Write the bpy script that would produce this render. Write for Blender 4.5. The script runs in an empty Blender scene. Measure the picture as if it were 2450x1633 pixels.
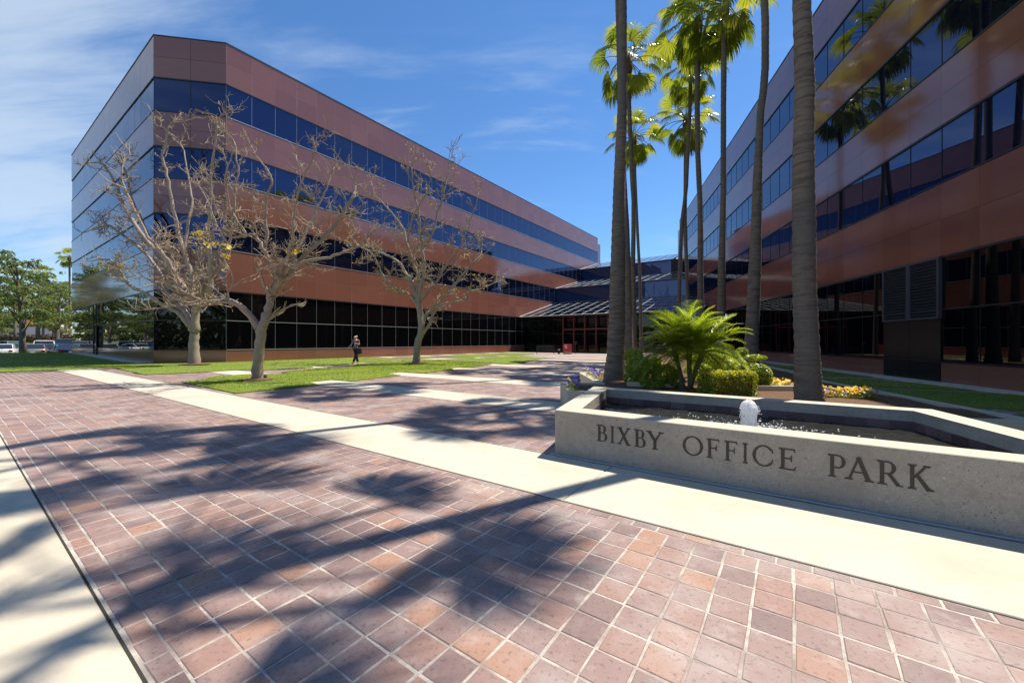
import bpy, bmesh, math, random
from mathutils import Vector, Matrix, noise as mnoise
random.seed(7)
R = math.radians
scene = bpy.context.scene
COL = scene.collection

# ---------------------------------------------------------------- camera, sky, sun, exposure
cam_d = bpy.data.cameras.new('camera')
cam_d.sensor_width = 36.0
cam_d.lens = 957.0 / 2450.0 * 36.0
cam_d.clip_start = 0.05
cam_d.clip_end = 3000
cam = bpy.data.objects.new('camera', cam_d)
cam.location = (0, 0, 1.3)
cam.rotation_euler = (R(90), 0, 0)
COL.objects.link(cam)
scene.camera = cam

SUN_EL = R(62.5)
SUN_H = Vector((.84, .545))                       # ground direction towards the sun
world = bpy.data.worlds.new('World')
scene.world = world
world.use_nodes = True
wn = world.node_tree
wn.nodes.clear()
W = wn.nodes.new
wout = W('ShaderNodeOutputWorld')
wbg = W('ShaderNodeBackground')
sky = W('ShaderNodeTexSky')
sky.sky_type = 'NISHITA'
sky.sun_disc = False
sky.sun_elevation = SUN_EL
sky.sun_rotation = math.atan2(SUN_H.x, SUN_H.y)
sky.air_density = .95
sky.dust_density = 0.08
sky.ozone_density = 2.2
SKY_STRENGTH = 0.108
wbg.inputs['Strength'].default_value = SKY_STRENGTH
tc = W('ShaderNodeTexCoord')
sep = W('ShaderNodeSeparateXYZ')
wn.links.new(tc.outputs['Generated'], sep.inputs[0])
zz = W('ShaderNodeMath'); zz.operation = 'MAXIMUM'; zz.inputs[1].default_value = 0.0
wn.links.new(sep.outputs['Z'], zz.inputs[0])
z2 = W('ShaderNodeMath'); z2.operation = 'ADD'; z2.inputs[1].default_value = 0.22
wn.links.new(zz.outputs[0], z2.inputs[0])
dx = W('ShaderNodeMath'); dx.operation = 'DIVIDE'
dy = W('ShaderNodeMath'); dy.operation = 'DIVIDE'
wn.links.new(sep.outputs['X'], dx.inputs[0]); wn.links.new(z2.outputs[0], dx.inputs[1])
wn.links.new(sep.outputs['Y'], dy.inputs[0]); wn.links.new(z2.outputs[0], dy.inputs[1])
cmb = W('ShaderNodeCombineXYZ')
wn.links.new(dx.outputs[0], cmb.inputs[0]); wn.links.new(dy.outputs[0], cmb.inputs[1])
mp = W('ShaderNodeMapping')
mp.inputs['Rotation'].default_value = (0, 0, R(-14))
mp.inputs['Scale'].default_value = (.55, 2.3, 1)
mp.inputs['Location'].default_value = (0.35, 0.2, 0)
wn.links.new(cmb.outputs[0], mp.inputs[0])
n1 = W('ShaderNodeTexNoise'); n1.inputs['Scale'].default_value = 1.35; n1.inputs['Detail'].default_value = 9; n1.inputs['Roughness'].default_value = .62; n1.inputs['Distortion'].default_value = .35
wn.links.new(mp.outputs[0], n1.inputs['Vector'])
n2 = W('ShaderNodeTexNoise'); n2.inputs['Scale'].default_value = .55; n2.inputs['Detail'].default_value = 2
wn.links.new(cmb.outputs[0], n2.inputs['Vector'])
# the west (left) side of the sky carries more cirrus than the east
west = W('ShaderNodeMapRange'); west.inputs['From Min'].default_value = .45; west.inputs['From Max'].default_value = -.75
west.inputs['To Min'].default_value = -.17; west.inputs['To Max'].default_value = .15
wn.links.new(sep.outputs['X'], west.inputs['Value'])
add = W('ShaderNodeMath'); add.operation = 'ADD'
wn.links.new(n1.outputs['Fac'], add.inputs[0]); wn.links.new(west.outputs[0], add.inputs[1])
n2s = W('ShaderNodeMath'); n2s.operation = 'MULTIPLY_ADD'; n2s.inputs[1].default_value = .5; n2s.inputs[2].default_value = -.25
wn.links.new(n2.outputs['Fac'], n2s.inputs[0])
add2 = W('ShaderNodeMath'); add2.operation = 'ADD'
wn.links.new(add.outputs[0], add2.inputs[0]); wn.links.new(n2s.outputs[0], add2.inputs[1])
cr = W('ShaderNodeMapRange'); cr.interpolation_type = 'SMOOTHSTEP'
cr.inputs['From Min'].default_value = .45; cr.inputs['From Max'].default_value = .76
cr.inputs['To Max'].default_value = .66
wn.links.new(add2.outputs[0], cr.inputs['Value'])
tint = W('ShaderNodeMix'); tint.data_type = 'RGBA'; tint.blend_type = 'MULTIPLY'; tint.inputs['Factor'].default_value = 1.0
tint.inputs[7].default_value = (0.84, 0.98, 1.12, 1)
wn.links.new(sky.outputs[0], tint.inputs[6])
mix = W('ShaderNodeMix'); mix.data_type = 'RGBA'
mix.inputs[7].default_value = (4.6, 5.4, 6.2, 1)
zw = W('ShaderNodeMapRange'); zw.interpolation_type = 'SMOOTHSTEP'; zw.inputs['From Min'].default_value = .03; zw.inputs['From Max'].default_value = .17
zv = W('ShaderNodeMapRange'); zv.interpolation_type = 'SMOOTHSTEP'; zv.inputs['From Min'].default_value = .72; zv.inputs['From Max'].default_value = .48
zm = W('ShaderNodeMath'); zm.operation = 'MULTIPLY'; zm2 = W('ShaderNodeMath'); zm2.operation = 'MULTIPLY'
wx = W('ShaderNodeMapRange'); wx.interpolation_type = 'SMOOTHSTEP'; wx.inputs['From Min'].default_value = -.93; wx.inputs['From Max'].default_value = -.76
zm3 = W('ShaderNodeMath'); zm3.operation = 'MULTIPLY'
wn.links.new(sep.outputs['X'], wx.inputs['Value'])
wn.links.new(sep.outputs['Z'], zw.inputs['Value']); wn.links.new(sep.outputs['Z'], zv.inputs['Value'])
wn.links.new(zw.outputs[0], zm.inputs[0]); wn.links.new(zv.outputs[0], zm.inputs[1])
wn.links.new(zm.outputs[0], zm2.inputs[0]); wn.links.new(cr.outputs[0], zm2.inputs[1])
wn.links.new(zm2.outputs[0], zm3.inputs[0]); wn.links.new(wx.outputs[0], zm3.inputs[1])
wn.links.new(zm3.outputs[0], mix.inputs['Factor'])
hs = W('ShaderNodeHueSaturation'); hs.inputs['Saturation'].default_value = 1.10
wn.links.new(tint.outputs[2], hs.inputs['Color'])
wn.links.new(hs.outputs[0], mix.inputs[6])
wn.links.new(mix.outputs[2], wbg.inputs['Color'])
wn.links.new(wbg.outputs[0], wout.inputs[0])

sun_d = bpy.data.lights.new('sun', 'SUN')
sun_d.energy = 5.0
sun_d.angle = R(0.53)
sun_d.color = (1.0, .95, .86)
sun = bpy.data.objects.new('sun', sun_d)
sdir = Vector((SUN_H.x, SUN_H.y, 0)).normalized() * math.cos(SUN_EL) + Vector((0, 0, math.sin(SUN_EL)))
sun.rotation_euler = sdir.to_track_quat('Z', 'Y').to_euler()
sun.location = (20, 20, 60)
COL.objects.link(sun)
vs = scene.view_settings
vs.view_transform = 'Standard'; vs.look = 'None'; vs.exposure = 0.52; vs.gamma = 1; vs.use_curve_mapping = False

# ---------------------------------------------------------------- frames of reference
TH = R(35.2)
A = Vector((math.sin(TH), math.cos(TH), 0)); B = Vector((-math.cos(TH), math.sin(TH), 0)); Z = Vector((0, 0, 1))
D = Vector((math.sin(R(12.55)), math.cos(R(12.55)), 0)); N = Vector((D.y, -D.x, 0))
CAMH = 1.3
def AB(a, b, z=0.0): return A * a + B * b + Z * z
def DN(d, n, z=0.0): return D * d + N * n + Z * z
def G(px, py, h=0.0):
    y = (CAMH - h) * 957.0 / (py - 816.5)
    return Vector(((px - 1225) / 957.0 * y, y, h))
def P(px, py, y): return Vector(((px - 1225) / 957.0 * y, y, CAMH + (816.5 - py) / 957.0 * y))
def smooth(x):
    x = max(0.0, min(1.0, x)); return x * x * (3 - 2 * x)
def lerp(a, b, t): return a + (b - a) * t

# ---------------------------------------------------------------- mesh helpers
class MB:
    def __init__(s): s.v = []; s.f = []; s.t = []; s.m = []
    def add(s, vs_, fs, tone=0.5, mi=0):
        o = len(s.v); s.v.extend(vs_)
        for f in fs:
            s.f.append(tuple(i + o for i in f)); s.t.append(tone); s.m.append(mi)
    def box(s, c, ux, uy, uz, tone=.5, mi=0):
        """c = centre, ux/uy/uz = half-extent vectors"""
        vv = [c + ux * a + uy * b + uz * d for d in (-1, 1) for b in (-1, 1) for a in (-1, 1)]
        s.add(vv, [(0, 2, 3, 1), (4, 5, 7, 6), (0, 1, 5, 4), (2, 6, 7, 3), (0, 4, 6, 2), (1, 3, 7, 5)], tone, mi)
    def aabox(s, x0, x1, y0, y1, z0, z1, tone=.5, mi=0):
        s.box(Vector(((x0 + x1) / 2, (y0 + y1) / 2, (z0 + z1) / 2)), Vector(((x1 - x0) / 2, 0, 0)), Vector((0, (y1 - y0) / 2, 0)), Vector((0, 0, (z1 - z0) / 2)), tone, mi)
    def prism(s, poly, z0, z1, tone=.5, mi=0, up=Z, bottom=True):
        n = len(poly)
        vv = [p + up * z0 for p in poly] + [p + up * z1 for p in poly]
        ff = [tuple(range(n, 2 * n))] + [(i, (i + 1) % n, n + (i + 1) % n, n + i) for i in range(n)]
        if bottom: ff.append(tuple(range(n - 1, -1, -1)))
        s.add(vv, ff, tone, mi)
    def tube(s, pts, rad, sides=6, tone=.5, mi=0, cap=True):
        pts = [Vector(p) for p in pts]; n = len(pts)
        t0 = (pts[1] - pts[0]).normalized()
        up = Vector((0, 1, 0)) if abs(t0.y) < .9 else Vector((1, 0, 0))
        u = t0.cross(up).normalized(); rings = []
        for i, p in enumerate(pts):
            t = (pts[min(i + 1, n - 1)] - pts[max(i - 1, 0)])
            t = t.normalized() if t.length > 1e-9 else t0
            u = (u - t * u.dot(t)).normalized(); w = t.cross(u); r = rad[i] if not isinstance(rad, (int, float)) else rad
            rings.append([p + (u * math.cos(k * 2 * math.pi / sides) + w * math.sin(k * 2 * math.pi / sides)) * r for k in range(sides)])
        vv = [q for r_ in rings for q in r_]; ff = []
        for i in range(n - 1):
            for k in range(sides):
                a = i * sides + k; b = i * sides + (k + 1) % sides
                ff.append((a, b, b + sides, a + sides))
        if cap: ff.append(tuple(range(sides - 1, -1, -1))); ff.append(tuple(range((n - 1) * sides, n * sides)))
        s.add(vv, ff, tone, mi)
    def mesh(s, name, mats, smooth_=False):
        me = bpy.data.meshes.new(name)
        me.from_pydata([tuple(v) for v in s.v], [], s.f)
        for m in (mats if isinstance(mats, (list, tuple)) else [mats]): me.materials.append(m)
        at = me.attributes.new('tone', 'FLOAT', 'FACE'); at.data.foreach_set('value', s.t)
        if any(s.m): me.polygons.foreach_set('material_index', s.m)
        if smooth_: me.polygons.foreach_set('use_smooth', [True] * len(s.f))
        me.update()
        return me
    def build(s, name, mats, parent=None, smooth_=False, **kw):
        return link(name, s.mesh(name, mats, smooth_), parent, **kw)
def link(name, data, parent=None, loc=None, label=None, category=None, group=None, kind=None, mat=None):
    o = bpy.data.objects.new(name, data); COL.objects.link(o)
    if parent is not None: o.parent = parent
    if mat is not None: o.matrix_local = mat
    if loc is not None: o.location = loc
    for k, v in (('label', label), ('category', category), ('group', group), ('kind', kind)):
        if v: o[k] = v
    return o
def thing(name, label, category, loc=(0, 0, 0), rz=0.0, group=None, kind=None):
    o = link(name, None, None, loc, label, category, group, kind); o.rotation_euler = (0, 0, rz); return o
def copy_tree(o, parent=None, loc=None, rz=None, label=None):
    c = o.copy(); COL.objects.link(c); c.parent = parent
    if loc is not None: c.location = loc
    if rz is not None: c.rotation_euler = (0, 0, rz)
    if label: c['label'] = label
    for ch in list(o.children): copy_tree(ch, c)
    return c

# ---------------------------------------------------------------- materials
def mat(name, base=(.5, .5, .5), rough=.7, metal=0.0, ior=1.5, noise=None, bump=None, tones=None, coat=0.0, trans=0.0, sub=None):
    """noise: list of (scale, dark colour or factor, lo, hi, blend) ; tones: colour ramp on the 'tone' attribute"""
    m = bpy.data.materials.new(name); m.use_nodes = True
    t = m.node_tree; b = t.nodes['Principled BSDF']; L = t.links
    b.inputs['Base Color'].default_value = (*base, 1); b.inputs['Roughness'].default_value = rough
    b.inputs['Metallic'].default_value = metal; b.inputs['IOR'].default_value = ior
    b.inputs['Coat Weight'].default_value = coat; b.inputs['Coat Roughness'].default_value = .04
    geo = t.nodes.new('ShaderNodeNewGeometry'); cur = None
    if tones:
        at = t.nodes.new('ShaderNodeAttribute'); at.attribute_name = 'tone'
        ramp = t.nodes.new('ShaderNodeValToRGB'); ramp.color_ramp.interpolation = 'LINEAR'
        els = ramp.color_ramp.elements
        while len(els) < len(tones): els.new(.5)
        for e, (pos, c) in zip(els, tones): e.position = pos; e.color = (*c, 1)
        L.new(at.outputs['Fac'], ramp.inputs[0]); cur = ramp.outputs[0]
    for (scale, col, lo, hi, fac) in (noise or []):
        nz = t.nodes.new('ShaderNodeTexNoise'); nz.inputs['Detail'].default_value = 5; nz.inputs['Roughness'].default_value = .6
        if isinstance(scale, tuple):
            mpn = t.nodes.new('ShaderNodeMapping'); mpn.inputs['Scale'].default_value = scale; L.new(geo.outputs['Position'], mpn.inputs[0]); L.new(mpn.outputs[0], nz.inputs['Vector']); nz.inputs['Scale'].default_value = 1
        else:
            L.new(geo.outputs['Position'], nz.inputs['Vector']); nz.inputs['Scale'].default_value = scale
        mr = t.nodes.new('ShaderNodeMapRange'); mr.inputs['From Min'].default_value = lo; mr.inputs['From Max'].default_value = hi; mr.inputs['To Max'].default_value = fac
        L.new(nz.outputs['Fac'], mr.inputs['Value'])
        mx = t.nodes.new('ShaderNodeMix'); mx.data_type = 'RGBA'; mx.inputs[7].default_value = (*col, 1)
        if cur is None: mx.inputs[6].default_value = (*base, 1)
        else: L.new(cur, mx.inputs[6])
        L.new(mr.outputs[0], mx.inputs['Factor']); cur = mx.outputs[2]
    if cur is not None: L.new(cur, b.inputs['Base Color'])
    if bump:
        for (scale, strength, dist) in [bump] if not isinstance(bump, list) else bump:
            nz = t.nodes.new('ShaderNodeTexNoise'); nz.inputs['Detail'].default_value = 4
            if isinstance(scale, tuple):
                mpn = t.nodes.new('ShaderNodeMapping'); mpn.inputs['Scale'].default_value = scale; L.new(geo.outputs['Position'], mpn.inputs[0]); L.new(mpn.outputs[0], nz.inputs['Vector']); nz.inputs['Scale'].default_value = 1
            else:
                L.new(geo.outputs['Position'], nz.inputs['Vector']); nz.inputs['Scale'].default_value = scale
            bp = t.nodes.new('ShaderNodeBump'); bp.inputs['Strength'].default_value = strength; bp.inputs['Distance'].default_value = dist
            L.new(nz.outputs['Fac'], bp.inputs['Height']); L.new(bp.outputs[0], b.inputs['Normal'])
    if trans > 0:
        tr = t.nodes.new('ShaderNodeBsdfTranslucent'); ms = t.nodes.new('ShaderNodeMixShader'); ms.inputs[0].default_value = trans
        if cur is not None:
            br = t.nodes.new('ShaderNodeMix'); br.data_type = 'RGBA'; br.blend_type = 'MULTIPLY'; br.inputs['Factor'].default_value = 1; br.inputs[7].default_value = (2.6, 2.3, 1.0, 1)
            L.new(cur, br.inputs[6]); L.new(br.outputs[2], tr.inputs['Color'])
        else: tr.inputs['Color'].default_value = (base[0] * 2.6, base[1] * 2.3, base[2], 1)
        L.new(b.outputs[0], ms.inputs[1]); L.new(tr.outputs[0], ms.inputs[2]); L.new(ms.outputs[0], t.nodes['Material Output'].inputs['Surface'])
    return m
M = {}
M['brick'] = mat('brick', rough=.62, tones=[(0, (.155, .098, .090)), (.25, (.22, .142, .124)), (.5, (.285, .185, .158)), (.75, (.305, .18, .14)), (1, (.37, .205, .135))],
    noise=[(.8, (.16, .10, .09), .5, .7, .45), (1.9, (.45, .38, .34), .47, .70, .6), (45, (.08, .045, .04), .55, .70, .6), (7, (.52, .46, .42), .58, .78, .5), (24, (.36, .21, .16), .55, .75, .4)], bump=(90, .25, .004))
M['mortar'] = mat('mortar', (.54, .48, .40), .9, noise=[(2.9, (.24, .18, .15), .44, .62, .9), (26, (.30, .25, .21), .45, .65, .7)], bump=(120, .4, .004))
M['far_brick'] = mat('far_brick', (.23, .15, .14), .7, noise=[(1.2, (.33, .24, .21), .45, .7, .6), (7, (.15, .09, .09), .5, .7, .5)])
M['concrete'] = mat('concrete', (.60, .515, .385), .8, noise=[(.7, (.40, .34, .25), .47, .72, .75), ((.35, 2.2, 1), (.50, .42, .31), .5, .7, .45), (4, (.44, .38, .29), .55, .7, .5), (75, (.38, .32, .24), .58, .72, .4), (5, (.62, .56, .43), .55, .75, .4)], bump=(150, .18, .003))
M['aggregate'] = mat('aggregate', (.37, .335, .28), .8, noise=[(85, (.07, .06, .05), .61, .66, .85), (110, (.75, .73, .68), .62, .67, .85), ((1.5, 1.5, 5), (.27, .24, .19), .5, .7, .6), (1.6, (.23, .20, .155), .48, .75, .6), (20, (.24, .215, .175), .5, .7, .5)], bump=(70, .45, .006))
M['rim'] = mat('rim', (.55, .48, .35), .8, noise=[(3, (.54, .48, .38), .5, .75, .5), (70, (.5, .45, .36), .55, .7, .4)], bump=(120, .2, .003))
M['joint'] = mat('joint', (.035, .035, .025), .95)
M['asphalt'] = mat('asphalt', (.13, .125, .12), .9, noise=[(.3, (.18, .17, .16), .45, .7, .7)])
M['earth'] = mat('earth', (.16, .15, .10), .95, noise=[(.05, (.10, .12, .05), .4, .7, .8)])
M['mulch'] = mat('mulch', (.16, .075, .035), .95, noise=[(30, (.30, .17, .09), .5, .7, .9), (60, (.04, .02, .01), .5, .65, .8)], bump=(45, 1.0, .03))
M['lawn'] = mat('lawn', (.17, .23, .015), .9, noise=[(.45, (.30, .27, .07), .52, .75, .6), (1.3, (.24, .26, .02), .5, .75, .8), (28, (.06, .10, .008), .45, .65, .7)], bump=(60, .7, .03))
M['grass'] = mat('grass', rough=.5, tones=[(0, (.10, .17, .010)), (.6, (.22, .29, .018)), (1, (.42, .40, .07))], trans=.4)
GRC = [(0, (.235, .085, .056)), (.5, (.255, .094, .062)), (1, (.275, .104, .070))]
M['sealant'] = mat('sealant', (.42, .30, .24), .8)
M['granite'] = mat('granite', rough=.10, ior=1.75, tones=GRC, noise=[(38, (.13, .045, .035), .55, .7, .6), (70, (.44, .24, .18), .6, .72, .5), ((.5, .5, 1.6), (.21, .085, .065), .5, .72, .55)])
M['black_granite'] = mat('black_granite', (.012, .012, .012), .25, noise=[(60, (.04, .04, .04), .6, .7, .5)])
M['glass'] = mat('glass', (.004, .006, .018), .015, ior=2.0)
M['glass'].node_tree.nodes['Principled BSDF'].inputs['Specular Tint'].default_value = (.50, .58, 1.0, 1)
M['glass_low'] = mat('glass_low', (.003, .003, .004), .012, ior=1.47)
M['canopy_glass'] = mat('canopy_glass', (.40, .44, .52), .04, metal=1.0)
M['alu'] = mat('alu', (.42, .42, .42), .4, metal=.5)
M['dark_metal'] = mat('dark_metal', (.02, .022, .025), .4)
M['white_metal'] = mat('white_metal', (.50, .52, .50), .45)
M['core'] = mat('core', (.02, .02, .022), .8)
M['roof'] = mat('roof', (.25, .24, .22), .9)
M['louver'] = mat('louver', (.055, .055, .065), .45)
M['red_frame'] = mat('red_frame', (.20, .025, .03), .45)
M['red_sign'] = mat('red_sign', (.45, .03, .035), .4)
M['white'] = mat('white', (.8, .8, .8), .5)
M['bronze'] = mat('bronze', (.040, .035, .024), .55, noise=[(60, (.035, .03, .022), .45, .7, .7)])
M['dark_tile'] = mat('dark_tile', rough=.5, tones=[(0, (.07, .04, .045)), (1, (.16, .10, .10))])
M['foam'] = mat('foam', (.98, .97, .95), .5, noise=[(30, (.80, .85, .92), .5, .7, .6)], bump=(35, .8, .02), trans=.5)
for n_ in M['foam'].node_tree.nodes:
    if n_.type == 'BSDF_TRANSLUCENT':
        for l_ in list(n_.inputs['Color'].links): M['foam'].node_tree.links.remove(l_)
        n_.inputs['Color'].default_value = (.95, .96, .98, 1)
M['bark'] = mat('bark', (.33, .255, .195), .85, noise=[(6, (.38, .30, .23), .45, .7, .7), (25, (.16, .12, .085), .52, .68, .7)], bump=(25, .6, .03))
M['twig'] = mat('twig', (.36, .265, .185), .8, noise=[(9, (.22, .17, .11), .5, .7, .6)])
M['yellow_leaf'] = mat('yellow_leaf', rough=.5, tones=[(0, (.28, .22, .05)), (1, (.50, .44, .12))], trans=.35)
M['palm_bark'] = mat('palm_bark', (.19, .145, .105), .9, noise=[((2.5, 2.5, 26), (.075, .055, .042), .46, .60, .8), ((1, 1, .55), (.115, .10, .085), .46, .58, .75), (40, (.28, .21, .14), .56, .72, .5)], bump=((3, 3, 30), .9, .03))
M['boot'] = mat('boot', (.14, .06, .025), .9, noise=[(25, (.26, .13, .06), .45, .7, .8)], bump=(20, 1, .05))
M['frond'] = mat('frond', rough=.28, tones=[(0, (.055, .095, .012)), (.5, (.13, .18, .018)), (.85, (.22, .24, .025)), (1, (.40, .29, .07))], trans=.45)
M['petiole'] = mat('petiole', (.16, .17, .03), .5)
M['date_frond'] = mat('date_frond', rough=.28, tones=[(0, (.08, .15, .012)), (.6, (.20, .28, .018)), (1, (.42, .42, .04))], trans=.5)
M['shrub'] = mat('shrub', rough=.35, tones=[(0, (.06, .11, .012)), (.5, (.17, .24, .025)), (1, (.36, .40, .06))], trans=.45)
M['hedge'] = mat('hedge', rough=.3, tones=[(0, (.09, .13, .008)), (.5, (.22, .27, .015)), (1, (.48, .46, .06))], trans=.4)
M['tree_leaf'] = mat('tree_leaf', rough=.5, tones=[(0, (.035, .06, .022)), (.5, (.085, .125, .04)), (1, (.19, .22, .08))], trans=.42)
M['tree_leaf_yellow'] = mat('tree_leaf_yellow', rough=.5, tones=[(0, (.07, .11, .01)), (.5, (.18, .21, .02)), (1, (.42, .36, .03))], trans=.35)
M['dark_bark'] = mat('dark_bark', (.14, .11, .085), .9, noise=[(5, (.26, .22, .18), .5, .7, .8)])
M['yellow_petal'] = mat('yellow_petal', rough=.6, tones=[(0, (.80, .45, .01)), (1, (.88, .66, .01))], trans=.15)
M['purple_petal'] = mat('purple_petal', rough=.6, tones=[(0, (.07, .035, .30)), (1, (.20, .12, .55))], trans=.2)
M['water'] = mat('water', (.030, .027, .021), .02, ior=1.5)
# ---------------------------------------------------------------- water ripples
def ripple(m, scale, strength, dist):
    t = m.node_tree; b = t.nodes['Principled BSDF']
    g = t.nodes.new('ShaderNodeNewGeometry'); nz = t.nodes.new('ShaderNodeTexNoise'); nz.inputs['Scale'].default_value = scale; nz.inputs['Detail'].default_value = 3; nz.inputs['Distortion'].default_value = .8
    t.links.new(g.outputs['Position'], nz.inputs['Vector'])
    bp = t.nodes.new('ShaderNodeBump'); bp.inputs['Strength'].default_value = strength; bp.inputs['Distance'].default_value = dist
    t.links.new(nz.outputs['Fac'], bp.inputs['Height']); t.links.new(bp.outputs[0], b.inputs['Normal'])

# ---------------------------------------------------------------- ground
def ground_h(x, y):
    h = .22 * smooth((y - 25) / 11) * smooth((-x - 18) / 6)
    if x < -38 or y > 37.3: h = lerp(h, -.40, smooth((y - 37.6) / 2.2) * smooth((-x - 36) / 6)) if x < -36 else h
    return h
def sheet(name, poly, z, m, parent=None, kind='structure'):
    mb = MB(); mb.add([Vector((p.x, p.y, z)) for p in poly], [tuple(range(len(poly)))])
    return mb.build(name, m, parent, kind=kind)
sq = lambda x0, x1, y0, y1: [Vector((x0, y0, 0)), Vector((x1, y0, 0)), Vector((x1, y1, 0)), Vector((x0, y1, 0))]
sheet('ground', sq(-1500, 1500, -1500, 1500), -.46, M['earth'])
sheet('parking_lot', [Vector((-170, 36, 0)), Vector((-36, 36, 0)), Vector((-36, 62, 0)), Vector((-170, 62, 0))], -.40, M['asphalt'])
sheet('road', [Vector((-120, -60, 0)), Vector((120, -60, 0)), Vector((120, -12, 0)), Vector((-120, -12, 0))], -.02, M['asphalt'])
sheet('plaza_bed', [AB(-9, 50), AB(-9, -30), AB(62, -30), AB(62, 28.7), AB(-9, 28.7)], -.0032, M['mortar'])
PITCH = 3.55
sheet('verge', sq(-130, -18, -12, 35.5), -.03, M['lawn'])
def band(k): return .46 + PITCH * k, .46 + PITCH * k + 2.44

# lawns, traced as corner points on the ground (source pixels of the photograph's paving corners)
def cp(x0, y0, s, pts): return [(x0 + px * s, y0 + py * s) for px, py in pts]
s2 = .2125; s3 = .27624
LW = {}
LW['near'] = [G(*p) for p in cp(400, 840, s2, [(160, 352), (435, 322), (510, 292), (950, 262), (1400, 262), (1285, 240), (1640, 200), (1850, 192), (2060, 184), (2100, 168)]) +
    cp(800, 830, s3, [(200, 150), (620, 118), (980, 117), (1365, 152), (1225, 172), (985, 185), (1030, 196), (780, 228), (575, 218), (445, 232), (575, 248), (150, 300)]) +
    cp(400, 840, s2, [(1860, 325), (1580, 352), (1705, 385), (770, 480)])]
LW['sliver'] = [G(*p) for p in cp(800, 830, s3, [(500, 92), (830, 83), (905, 96), (630, 104)])]
LW['back'] = [G(*p) for p in cp(800, 830, s3, [(830, 82), (1020, 70), (1290, 58), (1600, 51), (1730, 54), (1725, 68), (1520, 74), (1280, 85), (1200, 93)])]
LW['middle'] = [G(*p) for p in cp(800, 830, s3, [(890, 112), (1200, 100), (1300, 93), (1540, 80), (1920, 97), (1790, 107), (1690, 120), (1640, 138), (1480, 148)])]
C0 = Vector((-21.47, 23.97, 0)); C1 = Vector((-17.6, 24.64, 0)); L0 = C0 + B * 26.9
far_front = [G(*p) for p in cp(0, 840, s2, [(0, 240), (860, 206), (1280, 189), (1630, 268), (2353, 237)]) +
    cp(400, 840, s2, [(680, 222), (970, 208), (1090, 214), (1640, 186), (1640, 170), (1850, 161), (1930, 157), (2060, 142), (2220, 131)]) +
    cp(800, 830, s3, [(260, 134), (450, 122), (620, 114), (480, 96)])]
def abof(v): return v.x * A.x + v.y * A.y, v.x * B.x + v.y * B.y
LW['far'] = [Vector((-75, 14.5, 0))] + far_front + [AB(19.5, 28.58), C1 + Vector((-.03, -.03, 0)), C0 - A * .03, L0 - A * .03, Vector((-45.2, 41, 0)), Vector((-90, 41, 0)), Vector((-90, 20, 0))]
RW = {}
RW['shade_front'] = [G(*p) for p in cp(1800, 840, s3, [(930, 325), (1500, 345), (2353, 382), (3300, 425), (3300, 600), (2353, 515), (1600, 475), (1540, 465), (930, 337)])]
RW['shade_mid'] = [G(*p) for p in cp(1800, 840, s3, [(590, 230), (1070, 250), (1500, 290), (1935, 345), (1500, 331), (960, 305), (690, 295), (590, 262)])]
RW['shade_back'] = [G(*p) for p in cp(1800, 840, s3, [(170, 160), (365, 163), (580, 170), (1040, 225), (590, 215), (365, 208), (190, 195)])]
RW['shade_rear'] = [G(*p) for p in cp(1800, 840, s3, [(145, 122), (250, 124), (365, 132), (365, 155), (150, 152)])]
RW['shade_corner'] = [G(*p) for p in cp(1800, 840, s3, [(2080, 563), (2353, 552), (2900, 570), (2900, 700), (2353, 620), (2080, 571)])]
def inpoly(x, y, poly):
    c = False; j = len(poly) - 1
    for i in range(len(poly)):
        a, b = poly[i], poly[j]
        if (a.y > y) != (b.y > y) and x < (b.x - a.x) * (y - a.y) / (b.y - a.y) + a.x: c = not c
        j = i
    return c
ALL_LAWNS = list(LW.values()) + list(RW.values())
BB = [(min(p.x for p in q), max(p.x for p in q), min(p.y for p in q), max(p.y for p in q)) for q in ALL_LAWNS]
def on_lawn(x, y):
    return any(b[0] < x < b[1] and b[2] < y < b[3] and inpoly(x, y, q) for q, b in zip(ALL_LAWNS, BB))
def lawn(name, poly, z, cuts=0):
    bm = bmesh.new(); vs_ = [bm.verts.new((p.x, p.y, z)) for p in poly]
    f = bm.faces.new(vs_); bmesh.ops.recalc_face_normals(bm, faces=[f])
    if f.normal.z < 0: f.normal_flip()
    bmesh.ops.triangulate(bm, faces=bm.faces[:])
    if cuts:
        for _ in range(cuts):
            es = [e for e in bm.edges if e.calc_length() > 2.2]
            if not es: break
            bmesh.ops.subdivide_edges(bm, edges=es, cuts=1); bmesh.ops.triangulate(bm, faces=bm.faces[:])
        for v in bm.verts: v.co.z = z + ground_h(v.co.x, v.co.y)
    be = [e for e in bm.edges if e.is_boundary]
    r = bmesh.ops.extrude_edge_only(bm, edges=be)
    for v in r['geom']:
        if isinstance(v, bmesh.types.BMVert): v.co.z -= .05
    me = bpy.data.meshes.new(name); bm.to_mesh(me); bm.free(); me.materials.append(M['lawn'])
    return link(name, me, kind='structure')
for k_, q in LW.items(): lawn('lawn', q, .028, 6 if k_ == 'far' else 0)
for k_, q in RW.items(): lawn('lawn', q, .026)

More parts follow.
